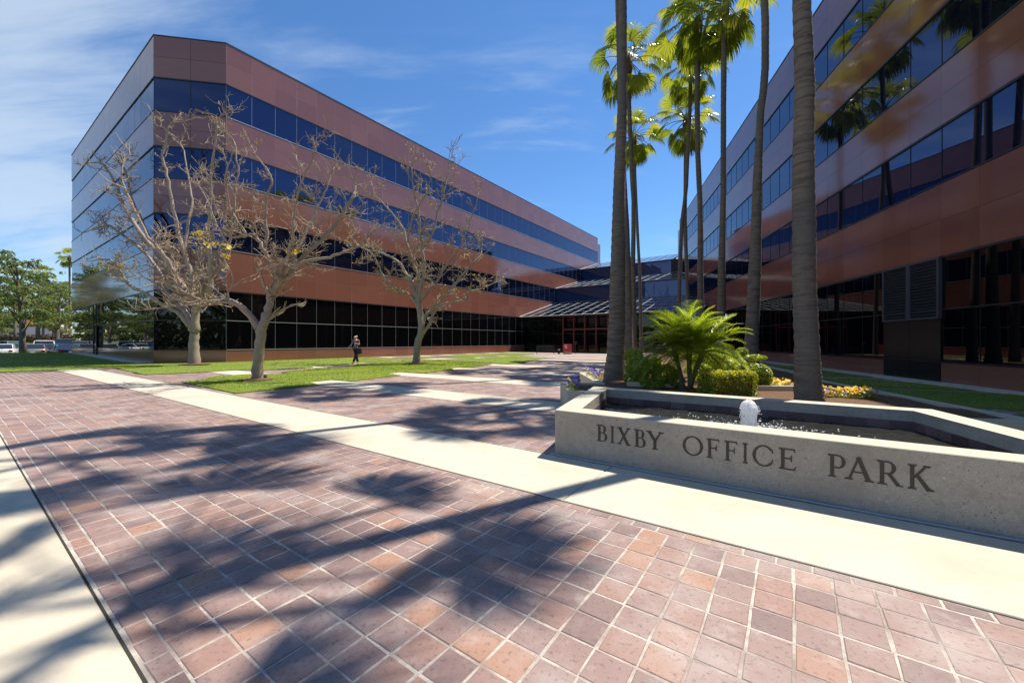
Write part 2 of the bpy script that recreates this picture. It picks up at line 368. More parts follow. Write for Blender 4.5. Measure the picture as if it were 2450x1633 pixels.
# grass blades
def grass(polys, name, dens, zf, hmax, seed):
    rnd = random.Random(seed); mb = MB()
    for q, dn in polys:
        x0, x1 = min(p.x for p in q), max(p.x for p in q); y0, y1 = min(p.y for p in q), max(p.y for p in q)
        n = int((x1 - x0) * (y1 - y0) * dn)
        for _ in range(n):
            x = rnd.uniform(x0, x1); y = rnd.uniform(y0, y1)
            if abs(x / max(y, .1)) > 1.42 or not inpoly(x, y, q): continue
            z = .02 + zf(x, y)
            patch = mnoise.noise(Vector((x * .5, y * .5, 1)))
            for _b in range(2):
                a = rnd.uniform(0, math.pi); h = hmax * rnd.uniform(.5, 1.25); w = .006 + y * .0008
                ox, oy = rnd.uniform(-.04, .04), rnd.uniform(-.04, .04); cx, cy = math.cos(a) * w, math.sin(a) * w
                mb.v += [(x + ox - cx, y + oy - cy, z), (x + ox + cx, y + oy + cy, z), (x + ox + rnd.uniform(-.03, .03), y + oy + rnd.uniform(-.03, .03), z + h)]
                i = len(mb.v); mb.f.append((i - 3, i - 2, i - 1)); mb.t.append(min(1, max(0, rnd.gauss(.45 + patch * .7, .22)))); mb.m.append(0)
    return mb.build(name, M['grass'], kind='stuff', label='bright green mown grass on the lawn patches' if seed == 1 else 'shaded green grass along the right building', category='grass')
grass([(LW['near'], 200), (LW['far'], 32), (LW['middle'], 30), (LW['back'], 14), (LW['sliver'], 24)], 'grass', 0, ground_h, .030, 1)
grass([(q, 90) for q in RW.values()], 'grass', 0, lambda x, y: 0, .026, 2)

# planter outline (raised bed behind the fountain), kept free of bricks
PLAN = [AB(6.62, 2.75), G(1351, 955), P(1352, 944, 8.0), Vector((1.05, 8.7, 0)), Vector((1.85, 8.75, 0)), Vector((1.95, 11.6, 0)), Vector((3.3, 11.8, 0)), Vector((4.3, 15.5, 0)), Vector((5.2, 15.6, 0)),
        Vector((6.3, 21.5, 0)), Vector((7.6, 21.6, 0)), Vector((8.6, 28, 0)), Vector((9.4, 31.5, 0)), Vector((13.6, 29.5, 0)), Vector((11.2, 22.2, 0)), Vector((10.2, 17.0, 0)), Vector((8.6, 12.2, 0)), Vector((7.2, 9.2, 0)), AB(7.1, -2.35), AB(6.62, -1.35)]
PLAN = [Vector((p.x, p.y, 0)) for p in PLAN]; PLAN.pop(2); PLAN.pop(1); PLAN.insert(1, Vector((1.02, 7.35, 0)))
BAS_O = [AB(4.05, 2.25), AB(6.55, 2.87), AB(6.60, -1.31), AB(4.05, -2.06)]
def blocked(x, y):
    return inpoly(x, y, BAS_O) or inpoly(x, y, PLAN) or on_lawn(x, y)

# bricks
rb = random.Random(3)
def brick_mesh(L_, W_, tone):
    mb = MB(); hx, hy = L_ / 2, W_ / 2; j = lambda: rb.uniform(-.0024, .0024)
    vv = [Vector((x * hx + j(), y * hy + j(), z)) for z in (-.02, -.004) for x, y in ((-1, -1), (1, -1), (1, 1), (-1, 1))]
    vv += [Vector((v.x * (1 - .0045 / hx), v.y * (1 - .0045 / hy), rb.uniform(-.0008, .0005))) for v in vv[4:8]]
    ff = [(8, 9, 10, 11)] + [(4 + i, 4 + (i + 1) % 4, 8 + (i + 1) % 4, 8 + i) for i in range(4)] + [(i, (i + 1) % 4, 4 + (i + 1) % 4, 4 + i) for i in range(4)]
    mb.add(vv, ff, tone); return mb
ROW = (2.44 - .18) / 13; COLW = .172; JT = .0092
tones = [min(1, max(0, rb.gauss(.42, .17) if rb.random() < .93 else rb.uniform(.7, 1))) for _ in range(40)]
KIND = {}
for key, (lx, ly) in {'full': (COLW - JT, ROW - JT), 'edge': (COLW - JT, .09 - JT)}.items():
    KIND[key] = [brick_mesh(lx, ly, t) for t in tones]
MESHC = {}
def bmesh_of(key, i):
    if (key, i) not in MESHC: MESHC[(key, i)] = KIND[key][i].mesh('brick', M['brick'])
    return MESHC[(key, i)]
ROT = math.atan2(B.y, B.x)
for k in range(-1, 6):
    a0, a1 = band(k) if k >= 0 else (-3.1 - 0.0, -.66)
    rows = [('edge', a0 + .045)] + [('full', a0 + .09 + ROW * (i + .5)) for i in range(13)] + [('edge', a1 - .045)]
    lst = []
    for r_i, (key, a) in enumerate(rows):
        off = (COLW * .5 if key == 'edge' else 0) + rb.uniform(-.004, .004)
        nb0 = int(-18 / COLW); nb1 = int((26.9 if k == 0 else 28.4) / COLW)
        for j in range(nb0, nb1):
            b = (j + .5) * COLW + off + rb.uniform(-.002, .002)
            p = AB(a, b)
            if k >= 0 and (p.y < .9 or abs(p.x / p.y) > 1.5): continue
            if k < 0 and abs(b) > 15: continue
            if p.x * N.x + p.y * N.y > 9.7: continue
            if (k > 0 and blocked(p.x, p.y)): continue
            if k == 0 and p.x < -19.5 and on_lawn(p.x, p.y): continue
            # large = close
            inview = p.y > .9 and abs(p.x / p.y) < 1.3 and 1.3 / p.y < .86
            lst.append(((p.y ** -3) if inview else 0, key, p))
    root = thing('brick_paving', None, None, kind='structure')
    lst.sort(key=lambda q: -q[0])
    mb = MB(); nobj = 300 if k in (0, 1) else 0
    for i, (sc, key, p) in enumerate(lst):
        ti = rb.randrange(40)
        zoff = rb.uniform(-.0018, .0014); rot = ROT + rb.gauss(0, .009)
        if i < nobj and sc > 0:
            o = link('brick', bmesh_of(key, ti), root); o.location = (p.x, p.y, zoff); o.rotation_euler = (0, 0, rot)
        else:
            cs, sn = math.cos(rot), math.sin(rot); src = KIND[key][ti]; o_ = len(mb.v)
            mb.v += [(v.x * cs - v.y * sn + p.x, v.x * sn + v.y * cs + p.y, v.z + zoff) for v in src.v]
            mb.f += [tuple(q + o_ for q in f) for f in src.f]; mb.t += src.t; mb.m += src.m
    if mb.f: mb.build('bricks', M['brick'], root, kind='stuff')
# beyond, the bricks are narrower than a pixel: one field of paving per band
for k in range(6, 13):
    a0, a1 = band(k)
    mb = MB(); mb.add([AB(a0, 28.5, .001), AB(a0, -14, .001), AB(a1, -14, .001), AB(a1, 28.5, .001)], [(0, 1, 2, 3)])
    mb.build('brick_paving', M['far_brick'], kind='structure')
# concrete bands, cast in slabs
def slab(mb, a0, a1, b0, b1, z1=.003, z0=-.05):
    e = .006
    vv = [AB(a0, b0, z0), AB(a1, b0, z0), AB(a1, b1, z0), AB(a0, b1, z0), AB(a0, b0, z1 - e), AB(a1, b0, z1 - e), AB(a1, b1, z1 - e), AB(a0, b1, z1 - e),
          AB(a0 + e, b0 + e, z1), AB(a1 - e, b0 + e, z1), AB(a1 - e, b1 - e, z1), AB(a0 + e, b1 - e, z1)]
    mb.add(vv, [(11, 10, 9, 8)] + [(4 + i, 8 + i, 8 + (i + 1) % 4, 4 + (i + 1) % 4) for i in range(4)] + [(i, 4 + i, 4 + (i + 1) % 4, (i + 1) % 4) for i in range(4)])
for k in range(-1, 12):
    a0 = band(k)[1] + .012 if k >= 0 else -.65
    a1 = a0 + 1.086
    root = thing('concrete_path', None, None, kind='structure')
    fill = MB(); 
    for aa in (a0 - .012, a1): fill.add([AB(aa, 28.4, -.0012), AB(aa, -14, -.0012), AB(aa + .012, -14, -.0012), AB(aa + .012, 28.4, -.0012)], [(0, 1, 2, 3)])
    fill.build('joint_filler', M['joint'], root)
    bb = 1.55 - 4.3 * 4; lim = 27.4 if k == 0 else 28.4
    while bb < lim:
        b1 = min(bb + 4.3, lim); p = AB(a0 + .5, (bb + b1) / 2)
        if p.x * N.x + p.y * N.y < 10.5:
            mb = MB(); slab(mb, a0, a1, bb + .006, b1 - .006); mb.build('concrete_slab', M['concrete'], root)
        bb += 4.3
mb = MB(); mb.add([AB(-9, 28, .001), AB(-9, -16, .001), AB(-3.1, -16, .001), AB(-3.1, 28, .001)], [(3, 2, 1, 0)][::-1]); mb.build('concrete_path', M['concrete'], kind='structure')
# kerb strip along the right facade and along the left end wall
mb = MB(); vv = [DN(-14, 10.29), DN(-14, 9.75), DN(57.5, 9.75), DN(57.5, 10.29)]; mb.prism(vv, -.03, .045); mb.build('kerb', M['concrete'], kind='structure')
mb = MB()
for i in range(14):
    p0 = C0 + B * (i * 26.9 / 14) ; p1 = C0 + B * ((i + 1) * 26.9 / 14 + .02 * (i < 13) * 0)
    q = [p0 - A * .02, p1 - A * .02, p1 - A * .75, p0 - A * .75]
    h = [ground_h(v.x, v.y) + .05 for v in q]
    mb.add([v + Z * hh for v, hh in zip(q, h)] + [v + Z * (hh - .1) for v, hh in zip(q, h)], [(0, 1, 2, 3), (2, 6, 7, 3), (1, 5, 6, 2), (0, 3, 7, 4)])
mb.build('kerb', M['concrete'], kind='structure')

# ---------------------------------------------------------------- facades
rf = random.Random(11)
class Building:
    def __init__(s, name, label, cat): s.root = thing(name, label, cat); s.pieces = []; s.extra = {}
    def mb(s, key):
        if key not in s.extra: s.extra[key] = MB()
        return s.extra[key]
    def face(s, P0, u, length, n, cols, levels, mull='alu', skip=None, tilt=.0016, gl='glass', vm=.0065):
        """levels: (z0, z1, kind, rows) ; n is the outward normal"""
        w = length / cols
        for ci in range(cols):
            for li, (z0, z1, kind_, rows) in enumerate(levels):
                if skip and skip(ci, z0): continue
                for r_ in range(rows):
                    za = lerp(z0, z1, r_ / rows); zb = lerp(z0, z1, (r_ + 1) / rows)
                    off = .0 if kind_ == 'granite' else -.03
                    g = min(.016 if kind_ == 'granite' else .012, .003 if vm == 0 else .007 if vm < .008 else 1)
                    c = P0 + u * ((ci + .5) * w) + n * off + Z * ((za + zb) / 2)
                    tl = tilt if kind_ != 'granite' else tilt * .55
                    s.pieces.append((kind_, c, u, n, w - g, (zb - za) - g, rf.gauss(0, tl), rf.gauss(0, tl * .7), rf.random()))
        for (z0, z1, kind_, rows) in levels:
            if kind_ == 'granite':
                if vm == .0065:
                    j_ = s.mb('sealant')
                    for ci in range(cols + 1): j_.box(P0 + u * (ci * w) + n * .004 + Z * ((z0 + z1) / 2), u * .0085, n * .005, Z * ((z1 - z0) / 2 - .01))
                    for r_ in range(1, rows): j_.box(P0 + u * (length / 2) + n * .0035 + Z * lerp(z0, z1, r_ / rows), u * (length / 2), n * .005, Z * .008)
                continue
            m_ = s.mb(mull)
            for ci in range(cols + 1 if vm else 0):
                if skip and skip(min(ci, cols - 1), z0): continue
                c = P0 + u * (ci * w) + n * -.018 + Z * ((z0 + z1) / 2); m_.box(c, u * vm, n * .012, Z * ((z1 - z0) / 2))
            for r_ in range(1, rows):
                zc = lerp(z0, z1, r_ / rows); m_.box(P0 + u * (length / 2) + n * -.010 + Z * zc, u * (length / 2), n * .012, Z * .02)
            d_ = s.mb('dark_metal')
            d_.box(P0 + u * (length / 2) + n * -.004 + Z * (z1 - .035), u * (length / 2), n * .03, Z * .034)
            m2 = s.mb(mull); m2.box(P0 + u * (length / 2) + n * -.002 + Z * (z0 + .03), u * (length / 2), n * .03, Z * .022)
    def finish(s, limit=300):
        by = {}
        for pc in s.pieces: by.setdefault(pc[0], []).append(pc)
        for kind_, lst in by.items():
            def score(pc):
                c = pc[1]
                if c.y < 1 or abs(c.x / c.y) > 1.3 or abs((c.z - 1.3) / c.y) > .88: return 0
                ang = abs((Vector((c.x, c.y, c.z - 1.3))).normalized().dot(pc[3]))
                return pc[4] * pc[5] * ang / c.y ** 2
            lst.sort(key=lambda q: -score(q))
            pname = {'granite': 'granite_panel', 'glass': 'glass_pane', 'glass_low': 'glass_pane', 'black_granite': 'granite_panel', 'canopy_glass': 'glass_pane'}[kind_]
            rest = MB(); cache = {}; T = .02
            for i, (kd, c, u, n, w, h, t1, t2, rn) in enumerate(lst):
                nn = (n + u * t1 + Z * t2).normalized() if abs(n.z) < .5 or True else n
                v0 = nn.cross(u).normalized(); uu = v0.cross(nn).normalized()
                ti = int(rn * 7.999)
                key = (round(w, 3), round(h, 3), ti)
                if key not in cache:
                    q = MB(); q.box(Vector((0, 0, 0)), Vector((w / 2, 0, 0)), Vector((0, h / 2, 0)), Vector((0, 0, T / 2)), ti / 7.0); cache[key] = [q, None]
                mat4 = Matrix((( uu.x, v0.x, nn.x, c.x), (uu.y, v0.y, nn.y, c.y), (uu.z, v0.z, nn.z, c.z), (0, 0, 0, 1)))
                if i < limit and score(lst[i]) > 0:
                    if cache[key][1] is None: cache[key][1] = cache[key][0].mesh(pname, M[kd])
                    link(pname, cache[key][1], s.root, mat=mat4)
                else:
                    q = cache[key][0]; rest.add([mat4 @ v for v in q.v], q.f, q.t[0])
            if rest.f: rest.build(pname + 's', M[kind_], s.root, kind='stuff')
        for key, mb_ in s.extra.items():
            mb_.build({'alu': 'mullions', 'dark_metal': 'frame_channels', 'white_metal': 'canopy_bars', 'red_frame': 'door_frames', 'sealant': 'joint_sealant'}.get(key, key), M[key], s.root, kind='stuff')
UB = lambda v: v
# left building
HL = [(0, .76, 'granite', 1), (.76, 4.41, 'glass_low', 2), (4.41, 6.91, 'granite', 2), (6.91, 9.04, 'glass', 1), (9.04, 11.10, 'granite', 2), (11.10, 13.06, 'glass', 1), (13.06, 15.10, 'granite', 2), (15.10, 17.16, 'glass', 1), (17.16, 19.62, 'granite', 2)]
lb = Building('office_building', 'sunlit red granite office block with dark glass bands and chamfered corner, left', 'building')
nA = -B; chd = (C1 - C0).normalized(); nC = Vector((chd.y, -chd.x, 0)); nL = -A
E1 = AB(67.0, 28.6)
lenA = (E1 - C1).dot(A)
def skipA(ci, z0):
    return False
lb.face(C1, A, lenA, nA, 40, HL, 'alu')
lb.face(C0, chd, (C1 - C0).length, nC, 2, HL, 'dark_metal', vm=.008)
lb.face(L0, -B, 26.9, nL, 19, HL, 'dark_metal', tilt=.0022, vm=0)
core = MB(); ins = .05
pc_ = [C0 - nC * ins - nL * ins * .4, C1 - nC * ins * .4 - nA * ins, E1 - nA * ins, AB(67, 58.3), L0 - nL * ins]
core.prism(pc_, -.3, 19.55)
core.build('wall_core', M['core'], lb.root)
ro = MB(); ro.prism([p + Z * 0 for p in pc_], 19.56, 19.6); ro.build('roof', M['roof'], lb.root)
cpng = MB()
for (p, q, n_) in ((C0, C1, nC), (C1, E1, nA), (L0, C0, nL)):
    u_ = (q - p).normalized(); cpng.box((p + q) / 2 + Z * 19.65 - n_ * .1, u_ * ((q - p).length / 2), n_ * .135, Z * .028)
cpng.build('coping', M['dark_metal'], lb.root)
# low step at the far end of the block
stp = MB(); stp.prism([E1 - nA * .0 + A * .01, E1 + A * 1.2 - nA * .0, E1 + A * 1.2 + B * 6, E1 + A * .01 + B * 6], 12, 18.7); stp.build('end_bay', M['granite'], lb.root)
# pair of thin dark posts on the end wall with a glass pane between
dp = MB()
for s_ in (15.4, 16.5):
    c = C0 + B * s_ + nL * .05; dp.box(c + Z * 2.3, B * .03, nL * .03, Z * 2.1)
dp.build('door_frame', M['dark_metal'], lb.root)
dp = MB(); dp.box(C0 + B * 15.95 + nL * .02 + Z * 1.35, B * .48, nL * .015, Z * 1.25); dp.build('end_wall_pane', M['glass'], lb.root)
lb.finish()

# right building
HR = [(0, .64, 'granite', 1), (.64, 3.94, 'glass_low', 2), (3.94, 6.18, 'granite', 2), (6.18, 7.99, 'glass', 1), (7.99, 9.81, 'granite', 2), (9.81, 11.65, 'glass', 1), (11.65, 13.56, 'granite', 2), (13.56, 15.29, 'glass', 1), (15.29, 17.45, 'granite', 2)]
rbld = Building('office_building', 'shaded red granite office block with reflective glass bands behind the palms, right', 'building')
RP = DN(15.0 - 1.285 * 19, 10.3); RC = 52
LOUV = (19, 20)
rbld.face(RP, D, 1.285 * RC, -N, RC, HR, 'dark_metal', skip=lambda ci, z0: ci in LOUV and z0 < 3.9, tilt=.0015, vm=.003)
d0 = 15.0 - 1.285 * 19; d1 = d0 + 1.285 * RC
core = MB(); pcr = [DN(d0, 10.36), DN(d1, 10.36), DN(d1, 40), DN(d0, 40)]
core.prism(pcr, -.3, 17.38); core.build('wall_core', M['core'], rbld.root)
ro = MB(); ro.prism(pcr, 17.39, 17.43); ro.build('roof', M['roof'], rbld.root)
cpng = MB(); cpng.box(DN((d0 + d1) / 2, 10.4) + Z * 17.48, D * ((d1 - d0) / 2), N * .135, Z * .028); cpng.build('coping', M['dark_metal'], rbld.root)
stp = MB(); stp.prism([DN(d1 + .01, 10.3), DN(d1 + 1.2, 10.3), DN(d1 + 1.2, 16), DN(d1 + .01, 16)][::-1], 11, 16.4); stp.build('end_bay', M['granite'], rbld.root)
for ci in LOUV:
    dd = d0 + 1.285 * (ci + .5)
    mb = MB(); mb.box(DN(dd, 10.3) + Z * 1.0, D * .6365, N * .02, Z * .995); mb.build('granite_panel', M['black_granite'], rbld.root, label='black granite panel below the louvre')
    fr = MB()
    for s_ in (-1, 1): fr.box(DN(dd + s_ * .595, 10.28) + Z * 2.97, D * .045, N * .05, Z * .955)
    fr.box(DN(dd, 10.28) + Z * 2.045, D * .549, N * .045, Z * .035); fr.box(DN(dd, 10.28) + Z * 3.895, D * .549, N * .045, Z * .035)
    fro = fr.build('louvre_frame', M['louver'], rbld.root)
    sl = MB(); sl.box(Vector((0, 0, 0)), D * .546, (N * .75 + Z * -.66).normalized() * -.05, (N * .66 + Z * .75).normalized() * .006)
    sm_ = sl.mesh('slat', M['louver'])
    for i in range(17):
        link('slat', sm_, fro, loc=DN(dd, 10.29) + Z * (2.13 + i * .104))
rbld.finish()

# link building with stepped glass canopies
lk = Building('entrance_link', 'low glazed link between the two blocks with three stepped sloping glass canopies', 'building')
def bend(a): return (.3851 * a - 10.3) / .9229 - .5
def wall_a(a, z0, z1, rows, kind_, skip=None, mull='dark_metal'):
    n_ = int((28.6 - bend(a)) / 1.42); u = -B
    lk.face(AB(a, 28.58), u, n_ * 1.42, -A, n_, [(z0, z1, kind_, rows)], mull, skip=skip, tilt=.003)
def canopy(aL, zL, aH, zH, rows):
    n_ = int((28.6 - bend(aL)) / 1.42); sl = Vector((0, 0, 0)) + A * (aH - aL) + Z * (zH - zL); Ls = sl.length; sd = sl.normalized(); u = -B
    nn = u.cross(sd).normalized()
    if nn.z < 0: nn = -nn
    for ci in range(n_):
        for r_ in range(rows):
            c = AB(aL, 28.5) + Z * zL + u * ((ci + .5) * 1.42) + sd * ((r_ + .5) * Ls / rows)
            lk.pieces.append(('canopy_glass', c, u, nn, 1.42 - .03, Ls / rows - .03, rf.gauss(0, .004), rf.gauss(0, .004), rf.random()))
    bars = lk.mb('white_metal')
    for ci in range(n_ + 1):
        wd = .013 if ci else .10
        bars.box(AB(aL, 28.5) + Z * zL + u * (ci * 1.42 - (.03 if ci == 0 else 0)) + sd * (Ls / 2) + nn * .018, u * wd, sd * (Ls / 2), nn * .028)
    for r_ in range(rows + 1):
        bars.box(AB(aL, 28.5) + Z * zL + u * (n_ * .71) + sd * (r_ * Ls / rows) + nn * .008, u * (n_ * .71), sd * (.05 if r_ == 0 else .009), nn * .022)
    sb = MB(); L2 = n_ * 1.42
    sb.prism([AB(aL + .1, 28.5, zL - .12), AB(aL + .1, 28.5 - L2, zL - .12), AB(aH, 28.5 - L2, zH - .12), AB(aH, 28.5, zH - .12)], -.06, .06); sb.build('canopy_base', M['core'], lk.root)
canopy(42.1, 4.41, 51.5, 6.91, 5); canopy(51.5, 9.04, 59.8, 11.10, 3); canopy(59.8, 13.06, 67.0, 15.15, 3)
wall_a(51.6, 6.93, 9.0, 1, 'glass'); wall_a(59.9, 11.12, 13.02, 1, 'glass')
wall_a(43.3, .05, 4.35, 2, 'glass_low', skip=lambda ci, z0: 4 <= ci <= 9)
wall_a(43.3 + .35, .05, 4.35, 2, 'glass_low', skip=lambda ci, z0: not (4 <= ci <= 9))
cb = MB()
for (a0, a1, z0, z1) in ((43.75, 67, -.1, 4.3), (51.7, 67, 4.3, 8.98), (59.99, 67, 8.9, 13.0), (67.05, 67.6, 0, 15.1)):
    b1 = bend(a0) - 1; cb.prism([AB(a0, 28.55), AB(a0, b1), AB(a1, b1 + 6), AB(a1, 28.55)][::-1], z0, z1)
cb.build('wall_core', M['core'], lk.root)
rfm = lk.mb('red_frame'); ub = -B
for i in range(7):
    b = 28.58 - (4 + i) * 1.42
    rfm.box(AB(43.25, b) + Z * 2.2, ub * .07, A * .09, Z * 2.2)
rfm.box(AB(43.24, 28.58 - 7 * 1.42) + Z * 2.75, ub * (3 * 1.42 - .07), A * .07, Z * .09)
rfm.box(AB(43.24, 28.58 - 7 * 1.42) + Z * 4.33, ub * (3 * 1.42 + .07), A * .095, Z * .09)
lk.finish()
V = lambda *a: Vector(a)
# ---------------------------------------------------------------- fountain basin with lettering
EDIR = -B
fb = thing('fountain_basin', 'low exposed aggregate concrete fountain basin lettered BIXBY OFFICE PARK', 'fountain')
def offset_in(poly, d):
    n = len(poly); out = []
    for i in range(n):
        p0, p1, p2 = poly[i - 1], poly[i], poly[(i + 1) % n]
        e1 = (p1 - p0).normalized(); e2 = (p2 - p1).normalized()
        n1 = Vector((e1.y, -e1.x, 0)); n2 = Vector((e2.y, -e2.x, 0))
        # polygon orientation decides the inward side
        ctr = sum(poly, Vector((0, 0, 0))) / n
        if (ctr - p1).dot(n1) < 0: n1 = -n1
        if (ctr - p1).dot(n2) < 0: n2 = -n2
        bis = (n1 + n2); out.append(p1 + bis * (d / (1 + n1.dot(n2))))
    return out
BH = .515
outer = BAS_O; inner = offset_in(outer, .27)
rimo = offset_in(outer, .006)
mb = MB(); n_ = 4
vv = [p + Z * -.05 for p in outer] + [p + Z * (BH - .006) for p in outer] + [p + Z * BH for p in rimo] + [p + Z * BH for p in inner] + [p + Z * (BH - .12) for p in inner] + [p + Z * .05 for p in inner]
ff = []; tn = []
for i in range(n_):
    j = (i + 1) % n_
    mb.add([vv[i], vv[j], vv[4 + j], vv[4 + i]], [(0, 1, 2, 3)], mi=0)
    mb.add([vv[4 + i], vv[4 + j], vv[8 + j], vv[8 + i]], [(0, 1, 2, 3)], mi=1)
    mb.add([vv[8 + i], vv[8 + j], vv[12 + j], vv[12 + i]], [(0, 1, 2, 3)], mi=1)
    mb.add([vv[12 + i], vv[12 + j], vv[16 + j], vv[16 + i]], [(0, 1, 2, 3)], mi=0)
    mb.add([vv[16 + i], vv[16 + j], vv[20 + j], vv[20 + i]], [(0, 1, 2, 3)], mi=0)
mb.build('basin_wall', [M['aggregate'], M['rim']], fb)
# caulk bead where the wall meets the paving
mb = MB(); pts = [outer[0] + Vector((-.004, 0, .004)), outer[3] + Vector((0, 0, .004))]
cpts = [lerp(1, 0, i / 40) * pts[0] + (i / 40) * pts[1] - A * (.012 + .004 * math.sin(i * 1.7)) for i in range(41)]
mb.tube(cpts, .012, 5); mb.build('sealant_bead', M['alu'], fb, smooth_=True)
# dark tiles below the rim on the inside
rt = random.Random(5)
for i in range(n_):
    p, q = inner[i], inner[(i + 1) % n_]
    if i == 3: continue
    u_ = (q - p).normalized(); L_ = (q - p).length; nn = Vector((-u_.y, u_.x, 0)); ctr = sum(inner, Vector((0, 0, 0))) / 4
    if (ctr - p).dot(nn) < 0: nn = -nn
    cnt = int(L_ / .2)
    for c_ in range(cnt):
        for r_ in range(2):
            w = L_ / cnt; zc = BH - .12 - .05 - r_ * .098
            tb = MB(); tb.box(p + u_ * ((c_ + .5) * w) + nn * .008 + Z * zc, u_ * (w / 2 - .004), nn * .008, Z * .045, rt.random()); tb.build('tile', M['dark_tile'], fb)
WL = .295
mb = MB(); iq = offset_in(inner, .001); NU, NV = 300, 110
for i in range(NU + 1):
    for j in range(NV + 1):
        fu, fv = i / NU, j / NV; p = (iq[0].lerp(iq[3], fu)).lerp(iq[1].lerp(iq[2], fu), fv); r_ = math.hypot(p.x - 2.66, p.y - 4.49)
        z = .009 * mnoise.noise(Vector((p.x * 7, p.y * 7, 0))) + .005 * mnoise.noise(Vector((p.x * 17, p.y * 17, 3))) + .004 * math.sin(r_ * 52 + 2 * mnoise.noise(p * 5)) / (1 + 1.6 * r_) + .012 * math.exp(-r_ / .18) * mnoise.noise(Vector((p.x * 40, p.y * 40, 5)))
        mb.v.append(p + Z * (WL + z))
for i in range(NU):
    for j in range(NV): a = i * (NV + 1) + j; mb.f.append((a, a + 1, a + NV + 2, a + NV + 1)); mb.t.append(.5); mb.m.append(0)
mb.build('water', M['water'], fb, smooth_=True)
mb = MB(); mb.add([p + Z * .06 for p in inner], [(0, 1, 2, 3)]); mb.build('basin_floor', M['dark_tile'], fb)
# letters
def arc(cx, cy, rx, ry, a0, a1, w0, w1, n=22):
    """ring segment; w0 = thickness at the horizontal extremes, w1 = at the vertical extremes"""
    out = []
    for i in range(n):
        q = []
        for k in (i, i + 1):
            a = R(lerp(a0, a1, k / n)); w = w0 * abs(math.cos(a)) ** 1.5 + w1 * (1 - abs(math.cos(a)) ** 1.5)
            q.append(((cx + rx * math.cos(a), cy + ry * math.sin(a)), (cx + (rx - w) * math.cos(a), cy + (ry - w * .9) * math.sin(a))))
        out.append([q[0][0], q[1][0], q[1][1], q[0][1]])
    return out
def seg(x0, y0, x1, y1, w, w2=None):
    w2 = w if w2 is None else w2; L_ = math.hypot(x1 - x0, y1 - y0); nx, ny = -(y1 - y0) / L_, (x1 - x0) / L_
    return [[(x0 + nx * w / 2, y0 + ny * w / 2), (x1 + nx * w2 / 2, y1 + ny * w2 / 2), (x1 - nx * w2 / 2, y1 - ny * w2 / 2), (x0 - nx * w / 2, y0 - ny * w / 2)]]
def vst(x, y0=0, y1=1, w=.13): return seg(x, y0, x, y1, w)
def srf(x, y, w=.30, up=1): # flared serif foot
    h = .045; return [[(x - w / 2, y), (x + w / 2, y), (x + w / 2 - .01, y + up * h * .7), (x + .075, y + up * h * 1.6), (x - .075, y + up * h * 1.6), (x - w / 2 + .01, y + up * h * .7)]]
def tick(x, y, up): # vertical end serif of an arm
    return [[(x - .055, y), (x + .02, y), (x + .02, y + up * .15), (x - .005, y + up * .15)]]
GL = {
 'I': (.30, vst(.15) + srf(.15, 0) + srf(.15, 1, up=-1)),
 'B': (.62, vst(.17) + srf(.13, 0, .24) + srf(.13, 1, .24, -1) + seg(.17, .975, .36, .975, .05) + seg(.17, .535, .38, .535, .05) + seg(.17, .025, .38, .025, .05) + arc(.34, .757, .20, .243, -90, 90, .13, .05) + arc(.36, .278, .25, .278, -90, 90, .13, .05)),
 'X': (.80, seg(.16, 1, .64, 0, .15) + seg(.66, 1, .14, 0, .075) + srf(.16, 1, .28, -1) + srf(.66, 1, .24, -1) + srf(.14, 0, .26) + srf(.66, 0, .28)),
 'Y': (.82, seg(.15, 1, .43, .47, .14, .13) + seg(.68, 1, .43, .47, .07, .09) + vst(.42, 0, .5) + srf(.15, 1, .28, -1) + srf(.69, 1, .24, -1) + srf(.42, 0)),
 'O': (1.0, arc(.5, .5, .49, .515, 0, 360, .135, .065, 48)),
 'F': (.62, vst(.17) + srf(.17, 0) + srf(.13, 1, .22, -1) + seg(.17, .972, .58, .972, .056) + tick(.59, 1, -1) + seg(.17, .53, .46, .53, .05) + tick(.48, .53, -1) + tick(.48, .53, 1)),
 'C': (.90, arc(.5, .5, .49, .515, 42, 318, .135, .065, 34) + [[(.82, .84), (.90, .84), (.90, .66), (.87, .66)]] + [[(.82, .16), (.90, .22), (.90, .36), (.87, .36)]]),
 'E': (.66, vst(.17) + srf(.13, 0, .22) + srf(.13, 1, .22, -1) + seg(.17, .972, .58, .972, .056) + tick(.59, 1, -1) + seg(.17, .53, .46, .53, .05) + tick(.48, .53, -1) + tick(.48, .53, 1) + seg(.17, .028, .60, .028, .056) + [[(.54, .0), (.60, .0), (.66, .2), (.635, .2)]]),
 'P': (.66, vst(.17) + srf(.17, 0) + srf(.13, 1, .24, -1) + seg(.17, .975, .38, .975, .05) + seg(.17, .43, .38, .43, .05) + arc(.36, .702, .26, .298, -90, 90, .13, .055)),
 'A': (.86, seg(.42, 1.0, .14, 0, .06, .075) + seg(.41, 1.0, .71, 0, .13, .145) + seg(.24, .35, .60, .35, .05) + srf(.13, 0, .26) + srf(.72, 0, .29) + [[(.34, .93), (.44, 1.04), (.50, .93)]]),
 'R': (.74, vst(.17) + srf(.17, 0) + srf(.13, 1, .24, -1) + seg(.17, .975, .38, .975, .05) + seg(.17, .48, .38, .48, .05) + arc(.35, .727, .24, .273, -90, 90, .13, .055) + seg(.38, .48, .66, .02, .12, .13) + [[(.60, .0), (.80, .0), (.80, .03), (.66, .08)]]),
 'K': (.80, vst(.17) + srf(.17, 0) + srf(.17, 1, .3, -1) + seg(.62, 1, .22, .47, .075) + srf(.62, 1, .25, -1) + seg(.32, .58, .70, 0, .14, .15) + srf(.72, 0, .28)),
}
